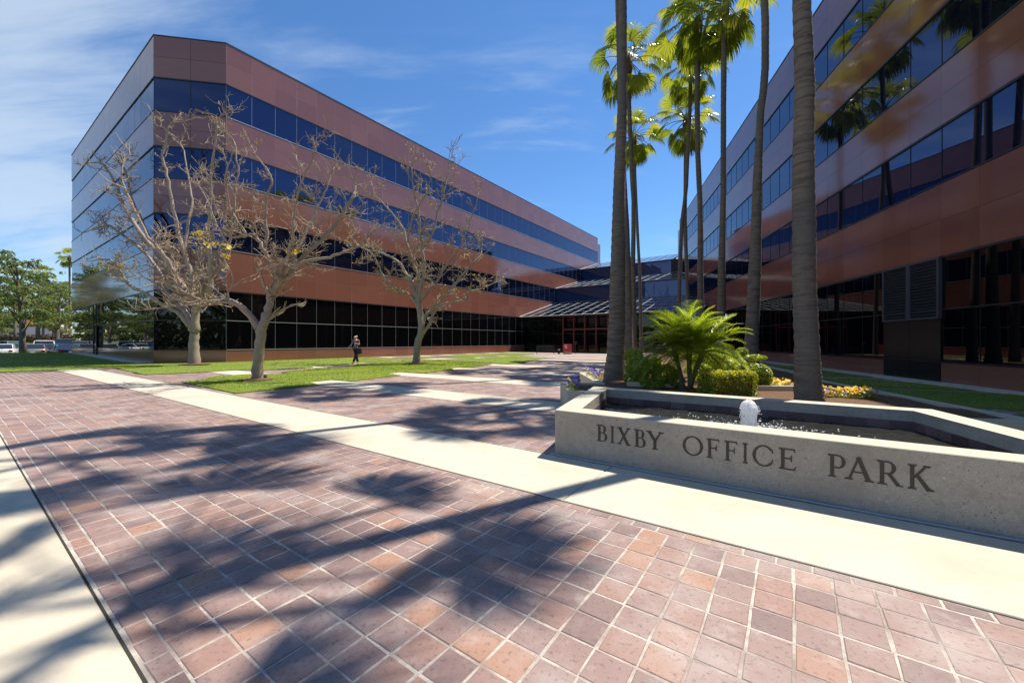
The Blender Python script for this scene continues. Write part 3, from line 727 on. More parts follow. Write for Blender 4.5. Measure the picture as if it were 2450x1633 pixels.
def eof(px):
    t = (px - 1225) / 957.0; y = 4.05 / (.5764 * t + .8171); x = t * y
    return -(x * B.x + y * B.y)
k4 = lambda v: 1300 + v * .27624
k8 = lambda v: 1300 + v * .4887
TXT = [('B', k4(461), k4(553)), ('I', k4(580), k4(617)), ('X', k4(637), k4(760)), ('B', k4(785), k4(887)), ('Y', k4(888), k4(1043)), ('O', k4(1207), k4(1383)), ('F', k4(1413), k4(1523)), ('F', k4(1567), k4(1680)), ('I', k4(1724), k4(1773)), ('C', k4(1812), k4(1988)), ('E', 1863, 1905.7), ('P', 1979.7, 2023), ('A', 2020, 2092), ('R', 2097.6, 2161), ('K', 2171, 2236)]
for ch, xa, xb in TXT:
    ea, eb = eof(xa), eof(xb); wd, polys = GL[ch]; H0 = .232; H1 = .408
    xs = [p[0] for q in polys for p in q]; x0, x1 = min(xs), max(xs); mb = MB()
    for i, q in enumerate(polys):
        pts = [AB(4.05, 0) + EDIR * lerp(ea, eb, (x - x0) / (x1 - x0)) + Z * lerp(H0, H1, y) for x, y in q]
        d_ = .005 + .00015 * (i % 9)
        mb.prism([p + A * .002 for p in pts], 0, d_ + .002, up=-A)
    mb.build('letter', M['bronze'], fb)
# jet and splash
jet_c = Vector((2.66, 4.49, WL)); rj = random.Random(9)
mb = MB(); rings = []
S_ = 28; prof = [(0, .12), (.02, .10), (.05, .083), (.08, .078), (.12, .074), (.15, .078), (.19, .08), (.22, .086), (.25, .085), (.27, .078), (.29, .07), (.31, .06), (.33, .042), (.345, .018)]
for zi, rr in prof:
    rings.append([jet_c + Vector((math.cos(a) * rr, math.sin(a) * rr, zi)) * 1.0 + Vector((mnoise.noise(Vector((math.cos(a) * 2.2, math.sin(a) * 2.2, zi * 16))) * .024 * math.cos(a), mnoise.noise(Vector((math.cos(a) * 2.2, math.sin(a) * 2.2, zi * 16))) * .024 * math.sin(a), mnoise.noise(Vector((math.cos(a) * 3, math.sin(a) * 3, 4))) * .030 * (zi > .2))) for a in [k * 2 * math.pi / S_ for k in range(S_)]])
vv = [p for r_ in rings for p in r_]; ff = [(i * S_ + k, i * S_ + (k + 1) % S_, (i + 1) * S_ + (k + 1) % S_, (i + 1) * S_ + k) for i in range(len(prof) - 1) for k in range(S_)] + [tuple(range((len(prof) - 1) * S_, len(prof) * S_))]
mb.add(vv, ff)
tj = thing('water_jet', 'short foaming white water jet in the fountain basin', 'water jet')
jo = mb.build('water_column', M['foam'], tj, smooth_=True)
mb = MB()
for qi in range(1100):
    a = rj.uniform(0, 2 * math.pi); d_ = abs(rj.gauss(0, .30)) + .08; x = math.cos(a) * d_ * 1.35; y = math.sin(a) * d_ * .8
    s = rj.uniform(.003, .010) * (1.3 if d_ < .3 else .8); h = abs(rj.gauss(0, .03)) if rj.random() < .75 else rj.uniform(.02, .16)
    u_ = EDIR * x + A * y; c = jet_c + u_ + Z * (h * .6 + .001)
    if qi > 980: a = rj.uniform(0, 6.28); c = jet_c + V(math.cos(a) * rj.uniform(.08, .12), math.sin(a) * rj.uniform(.08, .12), rj.uniform(0, .30)); h = .1; s = rj.uniform(.002, .006)
    if not inpoly(c.x, c.y, inner): continue
    f = rj.uniform(.25, .9) if h < .03 else 1
    vs4 = [c + Vector((s * 1.8, 0, 0)), c + Vector((0, s * 1.8, 0)), c - Vector((s * 1.8, 0, 0)), c - Vector((0, s * 1.8, 0)), c + Vector((0, 0, s * f)), c - Vector((0, 0, s * f))]
    mb.add(vs4, [(0, 1, 4), (1, 2, 4), (2, 3, 4), (3, 0, 4), (1, 0, 5), (2, 1, 5), (3, 2, 5), (0, 3, 5)])
mb.build('splash_drops', M['foam'], tj, kind='stuff', smooth_=True)

# ---------------------------------------------------------------- raised planter
MH = .36
pl = thing('planter', 'long low concrete planter stepping back behind the fountain, filled with mulch', 'planter')
n_ = len(PLAN); pin = []
ctrP = sum(PLAN, Vector((0, 0, 0))) / n_
area2 = sum(PLAN[i].x * PLAN[(i + 1) % n_].y - PLAN[(i + 1) % n_].x * PLAN[i].y for i in range(n_)); sgn = 1 if area2 > 0 else -1
for i in range(n_):
    p0, p1, p2 = PLAN[i - 1], PLAN[i], PLAN[(i + 1) % n_]
    e1 = (p1 - p0).normalized(); e2 = (p2 - p1).normalized(); n1 = Vector((-e1.y, e1.x, 0)) * sgn; n2 = Vector((-e2.y, e2.x, 0)) * sgn
    pin.append(p1 + (n1 + n2) * (.16 / max(.35, 1 + n1.dot(n2))))
for i in range(n_):
    if i == n_ - 1: continue            # the basin's back wall closes this side
    j = (i + 1) % n_; mb = MB(); top = .40
    mb.add([PLAN[i] - Z * .05, PLAN[j] - Z * .05, PLAN[j] + Z * top, PLAN[i] + Z * top, pin[i] + Z * top, pin[j] + Z * top, pin[i] - Z * .05, pin[j] - Z * .05], [(0, 1, 2, 3), (3, 2, 5, 4), (4, 5, 7, 6)])
    mb.build('kerb_wall', M['rim'], pl)
mul = bmesh.new(); vs_ = [mul.verts.new((p.x, p.y, MH)) for p in pin]; f = mul.faces.new(vs_); bmesh.ops.triangulate(mul, faces=mul.faces[:])
for _ in range(5):
    es = [e for e in mul.edges if e.calc_length() > .7]
    if es: bmesh.ops.subdivide_edges(mul, edges=es, cuts=1); bmesh.ops.triangulate(mul, faces=mul.faces[:])
for v in mul.verts:
    if not v.is_boundary: v.co.z += .05 * mnoise.noise(v.co * 1.8) + .04
me = bpy.data.meshes.new('mulch'); mul.to_mesh(me); mul.free(); me.materials.append(M['mulch']); link('mulch', me, pl, kind='stuff')
# inner tier wall seen right of the hedge
for (p, q) in ((P(1700, 932, 7.45), P(1908, 936, 7.3)), (P(1500, 918, 8.1), P(1625, 921, 7.9))):
    p = Vector((p.x, p.y, 0)); q = Vector((q.x, q.y, 0)); u_ = (q - p).normalized(); w_ = Vector((-u_.y, u_.x, 0))
    mb = MB(); mb.box((p + q) / 2 + Z * .42, u_ * ((q - p).length / 2), w_ * .05, Z * .07); mb.build('tier_wall', M['rim'], pl)

# ---------------------------------------------------------------- fan palms
DOWN = Vector((0, 0, -1))
def frond_mesh(elev, seed, mats, petl=1.15, bl=1.1):
    r_ = random.Random(seed); mb = MB()
    d = Vector((math.cos(elev), 0, math.sin(elev))); p = Vector((.1, 0, 0)); pts = [p.copy()]; rad = [.03]
    droop = .10 + .10 * max(0, math.cos(elev))
    for i in range(7):
        d = (d + DOWN * droop * (i / 5)).normalized(); p = p + d * (petl / 7); pts.append(p.copy()); rad.append(lerp(.026, .013, i / 6))
    mb.tube(pts, rad, 5, .5, 1)
    side = Vector((0, 1, 0)); nrm = side.cross(d).normalized()
    if nrm.z < 0: nrm = -nrm
    twist = r_.uniform(-.5, .5); side = Matrix.Rotation(twist, 3, d) @ side; nrm = Matrix.Rotation(twist, 3, d) @ nrm
    NS = 34; hub = p; dead = r_.uniform(0, .2)
    base_tone = r_.uniform(.15, .75)
    for s in range(NS):
        th = lerp(-R(112), R(112), (s + .5) / NS); dirv = d * math.cos(th) + side * math.sin(th)
        L_ = bl * (1 - .28 * (abs(th) / R(112)) ** 2) * r_.uniform(.92, 1.05)
        q = hub.copy(); dv = dirv.copy(); prev = None; dth = R(224) / NS; ns = 6
        fold = .10 * (1 if s % 2 else -1)
        nv = nrm.copy(); dv = (dv + nrm * .18).normalized()
        for k in range(ns + 1):
            r = L_ * k / ns; frac = k / ns
            if k:
                dr = (.05 + 1.1 * max(0, frac - .35) ** 1.2) + (.06 if elev < 0 else 0)
                dv = (dv + DOWN * dr + Vector((r_.uniform(-1, 1), r_.uniform(-1, 1), 0)) * .03).normalized(); q = q + dv * (L_ / ns)
            wv = nv.cross(dv)
            wv = wv.normalized() if wv.length > 1e-4 else side
            hw = min(r, L_ * .52) * math.tan(dth / 2) * 1.12 if frac <= .52 else lerp(L_ * .52 * math.tan(dth / 2) * 1.12, .002, (frac - .52) / .48)
            hw = max(hw, .002)
            a_, b_ = q + wv * hw + nv * hw * fold * 3, q - wv * hw - nv * hw * fold * 3
            if prev:
                tone = base_tone + r_.uniform(-.1, .1) + (.22 * frac if dead > .12 else .12 * frac)
                mb.add([prev[0], prev[1], b_, a_], [(0, 1, 2, 3)], max(0, min(1, tone)))
            prev = (a_, b_)
    return mb.mesh('frond', mats)
FM = [M['frond'], M['petiole']]
FR = {}
for ci, e in enumerate((78, 58, 38, 18, 0, -20, -42, -62)):
    FR[ci] = [frond_mesh(R(e), 100 + ci * 3 + k, FM, petl=(.85, 1.1, 1.3, 1.4, 1.4, 1.3, 1.15, 1.0)[ci]) for k in range(2)]
def trunk_tube(path, seed):
    """path: list of (Vector centre, radius)"""
    r_ = random.Random(seed); mb = MB(); S = 14; vv = []; zs = 0
    pts = []
    for (p, ra), (q, rb_) in zip(path[:-1], path[1:]):
        L_ = (q - p).length; n = max(1, int(L_ / .09))
        for i in range(n): pts.append((p.lerp(q, i / n), lerp(ra, rb_, i / n)))
    pts.append(path[-1]); ph = r_.uniform(0, 9)
    for i, (p, ra) in enumerate(pts):
        rr = ra * (1 + .035 * (1 if i % 2 else -1) + .05 * mnoise.noise(Vector((p.z * .8, ph, 0))))
        for k in range(S):
            a = k * 2 * math.pi / S
            f = 1 + .03 * mnoise.noise(Vector((math.cos(a) * 2, math.sin(a) * 2, p.z * 3 + ph)))
            vv.append(p + Vector((math.cos(a), math.sin(a), 0)) * rr * f)
    ff = [(i * S + k, i * S + (k + 1) % S, (i + 1) * S + (k + 1) % S, (i + 1) * S + k) for i in range(len(pts) - 1) for k in range(S)]
    mb.add(vv, ff); return mb
PG = 'tall fan palms in the planter'
def fan_palm(label, path, seed, base_r, top_r, zb, crown=True, nf=30, scale=1.0, group=PG):
    """path: (x, y, z) centres from top to bottom"""
    pts = [Vector(p) for p in path]; pts.sort(key=lambda v: v.z)
    p0 = Vector((pts[0].x, pts[0].y, zb)) if pts[0].z > zb + .05 else pts[0]
    if p0 is not pts[0]: pts.insert(0, p0)
    root = thing('fan_palm', label, 'palm tree', loc=(p0.x, p0.y, zb), group=group)
    H = pts[-1].z; full = []
    for p in pts:
        h = p.z - zb; r = top_r + (base_r * .82 - top_r) * max(0, 1 - h / 7.5) + base_r * .25 * math.exp(-h / .35)
        full.append((p - Vector((p0.x, p0.y, zb)), r))
    # denser interpolation near the foot
    dens = [full[0]]
    for i in range(1, len(full)):
        a, b = full[i - 1], full[i]; n = max(1, int((b[0] - a[0]).length / .5))
        for k in range(1, n + 1):
            q = a[0].lerp(b[0], k / n); h = q.z; r = top_r + (base_r * .82 - top_r) * max(0, 1 - h / 7.5) + base_r * .25 * math.exp(-h / .35); dens.append((q, r))
    trunk_tube(dens, seed).build('trunk', M['palm_bark'], root, smooth_=True)
    top = dens[-1][0]; r_ = random.Random(seed)
    if crown:
        mb = MB(); mb.tube([top + Z * z for z in (-.75, -.45, -.1, .25, .45)], [top_r * 1.05, top_r * 1.75, top_r * 1.9, top_r * 1.2, .03], 10); mb.build('boot', M['boot'], root, smooth_=True)
        for i in range(nf):
            u = (i + .5) / nf; ci = min(7, int(u * 8)); yaw = i * 2.39996 + r_.uniform(-.2, .2)
            o = link('frond', FR[ci][r_.randrange(2)], root, loc=top + Z * lerp(.35, -.15, u)); o.rotation_euler = (r_.gauss(0, .06), r_.gauss(0, .08), yaw); s = scale * r_.uniform(.88, 1.12); o.scale = (s, s, s)
    return root
def ppath(pts, y, ztop):
    q = [P(px, py, y) for px, py in pts]; q.sort(key=lambda v: -v.z)
    if q[0].z < ztop - .2:
        d = (q[0] - q[1]); d = d / d.z if abs(d.z) > .1 else Vector((0, 0, 1)); q.insert(0, q[0] + d * .5 * (ztop - q[0].z) + Z * (ztop - q[0].z) * .5)
    return q
fan_palm('tall palm with thick grey trunk at the left rear corner of the fountain', ppath([(1490, 0), (1490, 220), (1483, 420), (1482, 444), (1480, 540), (1478, 640), (1476, 755), (1473, 857), (1471, 925)], 9.3, 16.8), 21, .26, .095, .3, nf=18)
fan_palm('thickest palm trunk, rising directly behind the right part of the fountain', ppath([(1917.7, 0), (1922.5, 107), (1925.6, 214), (1924, 268), (1921.7, 420), (1924, 540), (1924, 674), (1929.6, 808), (1933, 915), (1937, 965)], 5.9, 13.4), 22, .20, .105, .3, nf=16)
fan_palm('palm with bent trunk, left of the thickest trunk, above the right shrub', ppath([(1829, 0), (1831, 53), (1831, 160), (1827, 214), (1820, 268), (1815, 367), (1812, 444), (1810, 522), (1806, 639), (1803, 717), (1797.6, 833), (1797, 874)], 12.0, 16.6), 23, .25, .10, .3)
fan_palm('straight palm standing in front of the right building edge, crown just touching the top', ppath([(1733, 12), (1731, 250), (1730.7, 444), (1729.5, 522), (1726.8, 639), (1726, 767), (1725, 800)], 18.2, 16.3), 24, .26, .115, .3)
fan_palm('slender palm with the gently wavy trunk between two others right of the sky gap', ppath([(1670, 55), (1668, 250), (1669.6, 367), (1673, 444), (1675, 483), (1676, 561), (1675, 639), (1677, 732), (1678, 780)], 19.8, 16.9), 25, .20, .12, .3)
fan_palm('palm whose thin trunk leans right as it rises to a brown bulbous boot', ppath([(1653, 160), (1651, 250), (1642, 444), (1638, 483), (1632.6, 522), (1630, 561), (1627, 639), (1625, 732), (1625, 770)], 24.5, 17.9), 26, .17, .11, .3)
fan_palm('lower palm crown with the straight thin trunk crossing behind the leaning palm', ppath([(1641, 290), (1640, 420), (1639, 522), (1640, 561), (1643, 639), (1646, 732), (1646, 770)], 27.6, 16.5), 27, .17, .12, .3)
fan_palm('palm with the large full crown just right of the thick grey left trunk', ppath([(1504, 150), (1505, 250), (1512, 420), (1516, 483), (1515.6, 561), (1514, 639), (1516.7, 755), (1517, 830)], 22.4, 16.8), 28, .20, .12, .3, nf=28)
fan_palm('small lowest palm crown seen right of the thick left trunk', ppath([(1517, 330), (1519, 420), (1523.7, 522), (1527.6, 600), (1530, 639), (1533, 755), (1534, 800)], 29.7, 16.4), 29, .17, .11, .3)
fan_palm('palm trunk half hidden directly behind the thick left trunk', ppath([(1486, 300), (1492, 420), (1498, 540), (1501, 640), (1503, 760), (1505, 846)], 16.5, 20.0), 30, .22, .11, .3)

# ---------------------------------------------------------------- foliage helpers
def leafcloud(mb, rnd, blobs, n, size, tone_fn=None, flat=.4, aspect=.45):
    """blobs: (centre, radii); leaves fill them, denser towards the outside"""
    wts = [b[1].x * b[1].y * b[1].z for b in blobs]
    for c, rad in rnd.choices(blobs, wts, k=n):
        while True:
            v = Vector((rnd.uniform(-1, 1), rnd.uniform(-1, 1), rnd.uniform(-1, 1)))
            if .05 < v.length < 1: break
        rr = v.length ** .45; v = v.normalized() * rr
        p = c + Vector((v.x * rad.x, v.y * rad.y, v.z * rad.z))
        nrm = (v + Vector((rnd.gauss(0, .6), rnd.gauss(0, .6), rnd.gauss(.3, .6)))).normalized()
        t = nrm.cross(Vector((rnd.gauss(0, 1), rnd.gauss(0, 1), rnd.gauss(0, 1)))).normalized(); b = nrm.cross(t)
        s = size * rnd.uniform(.6, 1.3)
        tone = min(1, max(0, rnd.gauss(.45, .2) + (.15 if tone_fn is None else tone_fn(p))))
        mb.add([p - t * s, p - b * s * aspect + nrm * s * .1, p + t * s, p + b * s * aspect + nrm * s * .1], [(0, 1, 2, 3)], tone)
def clump(name, label, cat, blobs, n, size, m, seed, stems=None, group=None, aspect=.45):
    rnd = random.Random(seed); c = blobs[0][0]; base = Vector((c.x, c.y, MH + .02))
    root = thing(name, label, cat, loc=base, group=group)
    mb = MB(); leafcloud(mb, rnd, [(b[0] - base, b[1]) for b in blobs], n, size, aspect=aspect); mb.build('foliage', m, root)
    mb = MB()
    for b in blobs[:6]:
        q = b[0] - base; mb.tube([Vector((q.x * .2 + rnd.uniform(-.05, .05), q.y * .2, -.03)), q * .55 + Vector((rnd.uniform(-.05, .05), 0, -.05)), q], [.018, .013, .007], 5)
    mb.build('stem', M['twig'], root, smooth_=True)
    return root
V = lambda *a: Vector(a)
def blob(px, py, y, rx, ry, rz): return (P(px, py, y), V(rx, ry, rz))
clump('shrub', 'rounded feathery green shrub directly right of the thick left palm trunk', 'shrub',
      [blob(1527, 880, 8.3, .26, .3, .27), blob(1515, 850, 8.6, .2, .25, .16), blob(1508, 905, 8.2, .14, .2, .12), blob(1560, 868, 8.5, .2, .25, .2), blob(1545, 912, 8.1, .22, .2, .12)], 5200, .032, M['shrub'], 41)
clump('shrub', 'low dense green shrub under the feathery palm, left of its trunks', 'shrub',
      [blob(1590, 895, 8.0, .26, .3, .2), blob(1565, 920, 7.9, .2, .2, .1), blob(1618, 910, 7.9, .16, .2, .16)], 3200, .030, M['shrub'], 42)
clump('shrub', 'bright green shrub with tiered clumps right of the clipped hedge', 'shrub',
      [blob(1818, 895, 7.6, .20, .2, .20), blob(1806, 855, 7.9, .22, .18, .055), blob(1775, 843, 8.1, .10, .14, .10), blob(1795, 880, 7.8, .13, .2, .12), blob(1835, 905, 7.5, .09, .12, .12)], 3600, .032, M['shrub'], 43)
clump('shrub', 'loose yellow green shrub behind the clipped hedge, right of the palm trunks', 'shrub',
      [blob(1700, 858, 9.2, .45, .4, .25), blob(1670, 885, 8.8, .3, .3, .16), blob(1740, 875, 8.9, .25, .3, .16)], 4800, .03, M['shrub'], 44)
# clipped box hedge: leaves on a cuboid
rnd = random.Random(45); hc = P(1738, 928, 6.75); hc.z = .60
hr = thing('clipped_hedge', 'square clipped box hedge behind the fountain, glossy yellow green', 'hedge', loc=(hc.x, hc.y, .38))
mb = MB()
for _ in range(7600):
    q = [rnd.uniform(-1, 1) for _ in range(3)]; ax = rnd.choice((0, 0, 1, 1, 2, 2)); q[ax] = rnd.choice((-1, 1)) * rnd.uniform(.86, 1.05)
    if ax == 2: q[2] = abs(q[2])
    e = max(0, abs(q[0]) - .82) + max(0, abs(q[1]) - .82)
    p = V(q[0] * .35, q[1] * .30, .22 + q[2] * .21 - e * .12 + .05 * mnoise.noise(V(q[0] * 3, q[1] * 3, q[2])))
    nn = V(rnd.gauss(0, .7), rnd.gauss(0, .7), rnd.gauss(0, .7)); nn[ax] += (1.2 if q[ax] > 0 else -1.2); nn.normalize()
    t = nn.cross(V(rnd.gauss(0, 1), rnd.gauss(0, 1), rnd.gauss(0, 1))).normalized(); b = nn.cross(t); s = rnd.uniform(.010, .020)
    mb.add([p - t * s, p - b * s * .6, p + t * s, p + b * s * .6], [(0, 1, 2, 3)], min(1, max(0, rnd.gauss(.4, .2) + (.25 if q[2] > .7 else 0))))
ho = mb.build('foliage', M['hedge'], hr); 
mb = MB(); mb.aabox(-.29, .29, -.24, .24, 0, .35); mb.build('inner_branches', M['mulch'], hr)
clump('clipped_hedge', 'second low clipped hedge in the shade behind the square one', 'hedge', [blob(1690, 897, 8.3, .34, .25, .14), blob(1730, 897, 8.3, .26, .25, .13)], 2600, .022, M['hedge'], 46)

# feathery pygmy date palm
def date_frond(seed, elev):
    r_ = random.Random(seed); mb = MB(); d = V(math.cos(elev), 0, math.sin(elev)); p = V(0, 0, 0); pts = [p.copy()]; L_ = .95; n = 24; ds = []
    for i in range(n):
        d = (d + DOWN * (.014 + .085 * (i / n) ** 1.4)).normalized(); p = p + d * (L_ / n); pts.append(p.copy()); ds.append(d.copy())
    mb.tube(pts[::3] + [pts[-1]], [lerp(.008, .002, i / (len(pts[::3]))) for i in range(len(pts[::3]) + 1)], 4, .7, 1)
    for i in range(3, n):
        for sd in (-1, 1):
            for rep in (0, 1):
                f = (i + rep * .5) / n; ll = .27 * math.sin(math.pi * min(1, .18 + f * .80)) ** .7 * r_.uniform(.85, 1.1)
                dd = (ds[min(i, n - 1)] * .62 + V(0, sd, 0) * .85 + Z * .22).normalized(); q = pts[i].lerp(pts[min(i + 1, n)], rep * .5); prev = None; w = .0052
                tone = min(1, max(0, r_.gauss(.5, .2)))
                for k in range(4):
                    hw = w * (1 - (k / 3) ** 2) + .0008; wv = dd.cross(V(0, 0, 1)).normalized()
                    a_, b_ = q + wv * hw, q - wv * hw
                    if prev: mb.add([prev[0], prev[1], b_, a_], [(0, 1, 2, 3)], tone)
                    prev = (a_, b_); dd = (dd + DOWN * .10 + V(r_.gauss(0, .05), 0, r_.gauss(0, .05))).normalized(); q = q + dd * (ll / 3)
    return mb.mesh('frond', [M['date_frond'], M['petiole']])
DF = [[date_frond(200 + i * 5 + k, R(e)) for k in range(2)] for i, e in enumerate((66, 50, 36, 20, 4, -14))]
dpm = thing('feathery_palm', 'small multi-trunk feathery palm with arching glossy fronds behind the fountain', 'palm tree', loc=(P(1640, 900, 7.6).x, 7.6, MH))
rr_ = random.Random(77); base = V(P(1640, 900, 7.6).x, 7.6, MH)
for (bx, tx, ty, dy, hh) in ((1636, 1612, 836, .15, 1), (1653, 1650, 818, 0, 1), (1647, 1684, 838, -.12, 1)):
    b0 = P(bx, 938, 7.55); b0.z = MH - .02; t0 = P(tx, ty, 7.6 + dy)
    mid = b0.lerp(t0, .5) + V(rr_.uniform(-.03, .03), 0, 0)
    if bx != 1647 or True:
        mb = MB(); mb.tube([b0 - base, b0.lerp(mid, .5) - base, mid - base, mid.lerp(t0, .5) - base, t0 - base], [.055, .045, .042, .045, .05], 9); mb.build('trunk', M['palm_bark'], dpm, smooth_=True)
    nf = 44
    for i in range(nf):
        u = (i + .5) / nf; ci = min(5, int(u * 6)); o = link('frond', DF[ci][rr_.randrange(2)], dpm, loc=t0 - base + Z * lerp(.06, -.04, u)); o.rotation_euler = (rr_.gauss(0, .1), rr_.gauss(0, .1), i * 2.39996 + rr_.uniform(-.3, .3)); s = rr_.uniform(.75, 1.05); o.scale = (s, s, s)

# pansies
def pansies(label, c0, c1, width, n, yellow_share, seed, z=.40):
    r_ = random.Random(seed); c0 = Vector(c0); c1 = Vector(c1); root = thing('flower_bed', label, 'flowers', loc=(c0.x, c0.y, z))
    gm, ym, pm = MB(), MB(), MB(); u_ = (c1 - c0); w_ = Vector((-u_.y, u_.x, 0)).normalized()
    for i in range(n):
        f = r_.random(); g = r_.uniform(-1, 1); p = u_ * f + w_ * g * width; p.z = r_.uniform(.09, .19)
        for _ in range(7):
            q = p + V(r_.gauss(0, .03), r_.gauss(0, .03), -r_.uniform(.02, .12)); t = V(r_.gauss(0, 1), r_.gauss(0, 1), r_.gauss(0, .5)).normalized(); b = t.cross(V(r_.gauss(0, .4), r_.gauss(0, .4), 1)).normalized(); s = r_.uniform(.012, .024)
            gm.add([q - t * s, q - b * s * .6, q + t * s, q + b * s * .6], [(0, 1, 2, 3)], r_.uniform(.1, .8))
        yel = (g * .7 + r_.gauss(0, .35)) > (1 - 2 * yellow_share)
        m_ = ym if yel else pm; s = r_.uniform(.020, .030); nn = V(r_.gauss(0, .5) , r_.gauss(-.5, .5), 1).normalized(); t = nn.cross(V(1, .2, 0)).normalized(); b = nn.cross(t); tn = r_.random()
        for k in range(5):
            a = k * 2 * math.pi / 5; c = p + (t * math.cos(a) + b * math.sin(a)) * s * .55 + nn * .002 * (k % 2)
            m_.add([c + (t * math.cos(a + q) + b * math.sin(a + q)) * s * .55 for q in (0, 1.26, 2.51, 3.77, 5.03)], [(0, 1, 2, 3, 4)], tn)
    gm.build('foliage', M['shrub'], root)
    if ym.f: ym.build('yellow_flowers', M['yellow_petal'], root)
    if pm.f: pm.build('purple_flowers', M['purple_petal'], root)
pansies('purple and yellow pansies on the near left kerb of the planter', (1.12, 7.2, 0), (1.32, 8.5, 0), .13, 75, .28, 51)
pansies('purple and yellow pansies on the second left kerb beside the thick palm', (1.98, 9.2, 0), (2.12, 11.2, 0), .12, 75, .25, 52)
pansies('yellow pansies with purple behind, left of the thickest palm trunk', (4.75, 8.1, 0), (5.15, 7.45, 0), .22, 130, .85, 53)
pansies('yellow pansies right of the thickest palm trunk behind the fountain wall', (5.0, 6.55, 0), (5.75, 6.35, 0), .16, 130, .86, 54, z=.38)
# ---------------------------------------------------------------- bare coral trees
def bare_tree(label, zc, stem, r0, limbs, seed, gz=0.0, leaves=(), top_leaf=0.0):
    rnd = random.Random(seed)
    base = P(stem[0][0], stem[0][1], zc); base.z = gz
    root = thing('bare_tree', label, 'tree', loc=base, group='bare trees on the lawn')
    sp = [P(x, y, zc) - base for x, y in stem]; sp[0] = V(0, 0, -.08)
    n = len(sp); sr = [r0 * (1.25 if i == 0 else 1.0) * (1 - .12 * i / n) for i in range(n)]
    def refine(pts, rad, k, wob):
        op, orr = [], []
        m = len(pts)
        for i in range(m - 1):
            p0, p1, p2, p3 = pts[max(i - 1, 0)], pts[i], pts[i + 1], pts[min(i + 2, m - 1)]
            for j in range(k):
                t = j / k; q = .5 * ((2 * p1) + (p2 - p0) * t + (2 * p0 - 5 * p1 + 4 * p2 - p3) * t * t + (3 * p1 - p0 - 3 * p2 + p3) * t ** 3)
                op.append(q + V(rnd.gauss(0, 1), rnd.gauss(0, 1), rnd.gauss(0, 1)) * wob); orr.append(lerp(rad[i], rad[i + 1], t) * rnd.uniform(.92, 1.1))
        op.append(pts[-1]); orr.append(rad[-1]); return op, orr
    p_, r_ = refine(sp, sr, 5, .012); mb = MB(); mb.tube(p_, r_, 10); mb.build('trunk', M['bark'], root, smooth_=True)
    tw = MB(); lv = MB(); ends = []
    def twig(p, d, L_, r, lvl):
        n = 5 if lvl < 2 else 4 if lvl < 3 else 3; pts = [p.copy()]; rad = [r]; q = p.copy(); curl = V(rnd.gauss(0, .5), rnd.gauss(0, .5), rnd.gauss(0, .35)); kids = []
        for i in range(n):
            d = (d + curl * .45 + V(rnd.gauss(0, .18), rnd.gauss(0, .18), rnd.gauss(.10, .14))).normalized(); q = q + d * (L_ / n) * rnd.uniform(.8, 1.2); pts.append(q.copy()); rad.append(max(r * (1 - .7 * (i + 1) / n), .0005 * zc)); kids.append((q.copy(), d.copy()))
        tw.tube(pts, rad, 5 if lvl < 2 else 3, cap=False)
        if lvl < 2:
            for kq, kd in kids:
                for _ in range(rnd.choice((0, 1, 1)) if lvl < 1 else rnd.choice((0, 1, 1, 2))):
                    ax = V(rnd.gauss(0, 1), rnd.gauss(0, 1), rnd.gauss(0, 1)).normalized(); nd = (kd + ax * .85 + Z * .12).normalized()
                    twig(kq, nd, L_ * rnd.uniform(.45, .8), max(r * .6, .0007 * zc), lvl + 1)
        elif rnd.random() < top_leaf: ends.append(q.copy())
    for li, (pts2, r1) in enumerate(limbs):
        dz = rnd.uniform(-2.2, 2.2) * (zc / 18); m = len(pts2)
        ys = [zc + dz * (i / (m - 1)) ** 1.2 for i in range(m)]
        pts = [P(x, y, yy) - base for (x, y), yy in zip(pts2, ys)]
        rad = [r1 * 1.2 * (1 - .74 * (i / (m - 1)) ** .9) for i in range(m)]
        q_, rr = refine(pts, rad, 4, .018 * zc / 15); mb = MB(); mb.tube(q_, rr, 8); mb.build('limb', M['bark'], root, smooth_=True)
        L_tot = sum((b - a).length for a, b in zip(pts[:-1], pts[1:]))
        for i in range(3, len(q_)):
            f = i / len(q_)
            if rnd.random() < .22 + .40 * f:
                t = (q_[min(i + 1, len(q_) - 1)] - q_[i - 1]).normalized(); ax = V(rnd.gauss(0, 1), rnd.gauss(0, .8), rnd.gauss(.25, .8)).normalized()
                d = (t * .75 + ax * .9).normalized(); twig(q_[i], d, rnd.uniform(.10, .2) * min(L_tot, 7) * (1.05 - .35 * f), rr[i] * rnd.uniform(.35, .55), 0)
        t = (q_[-1] - q_[-3]).normalized(); twig(q_[-1], t, .14 * min(L_tot, 7), rr[-1] * .9, 0)
    tw.build('twigs', M['twig'], root, kind='stuff')
    for (px, py, rad_, nn) in leaves:
        c = P(px, py, zc) - base; leafcloud(lv, rnd, [(c, V(rad_ * 1.1, rad_ * .9, rad_ * .5))], int(nn * .8), .085, aspect=.45)
    for e in ends: leafcloud(lv, rnd, [(e, V(.10, .10, .08))], 2, .04, aspect=.6)
    if lv.f: lv.build('yellow_leaves', M['yellow_leaf'], root, kind='stuff')
    # mulch ring at the foot
    mb = MB(); S_ = 22; ring = [V(math.cos(a) * r0 * 3.4 * rnd.uniform(.85, 1.15), math.sin(a) * r0 * 3.4 * rnd.uniform(.85, 1.15), .045) for a in [k * 2 * math.pi / S_ for k in range(S_)]]
    mb.add(ring + [V(0, 0, .10)], [(i, (i + 1) % S_, S_) for i in range(S_)]); o = mb.build('mulch', M['mulch'], None, kind='stuff', label='ring of brown bark mulch around a bare tree', category='mulch'); o.location = base
    return root
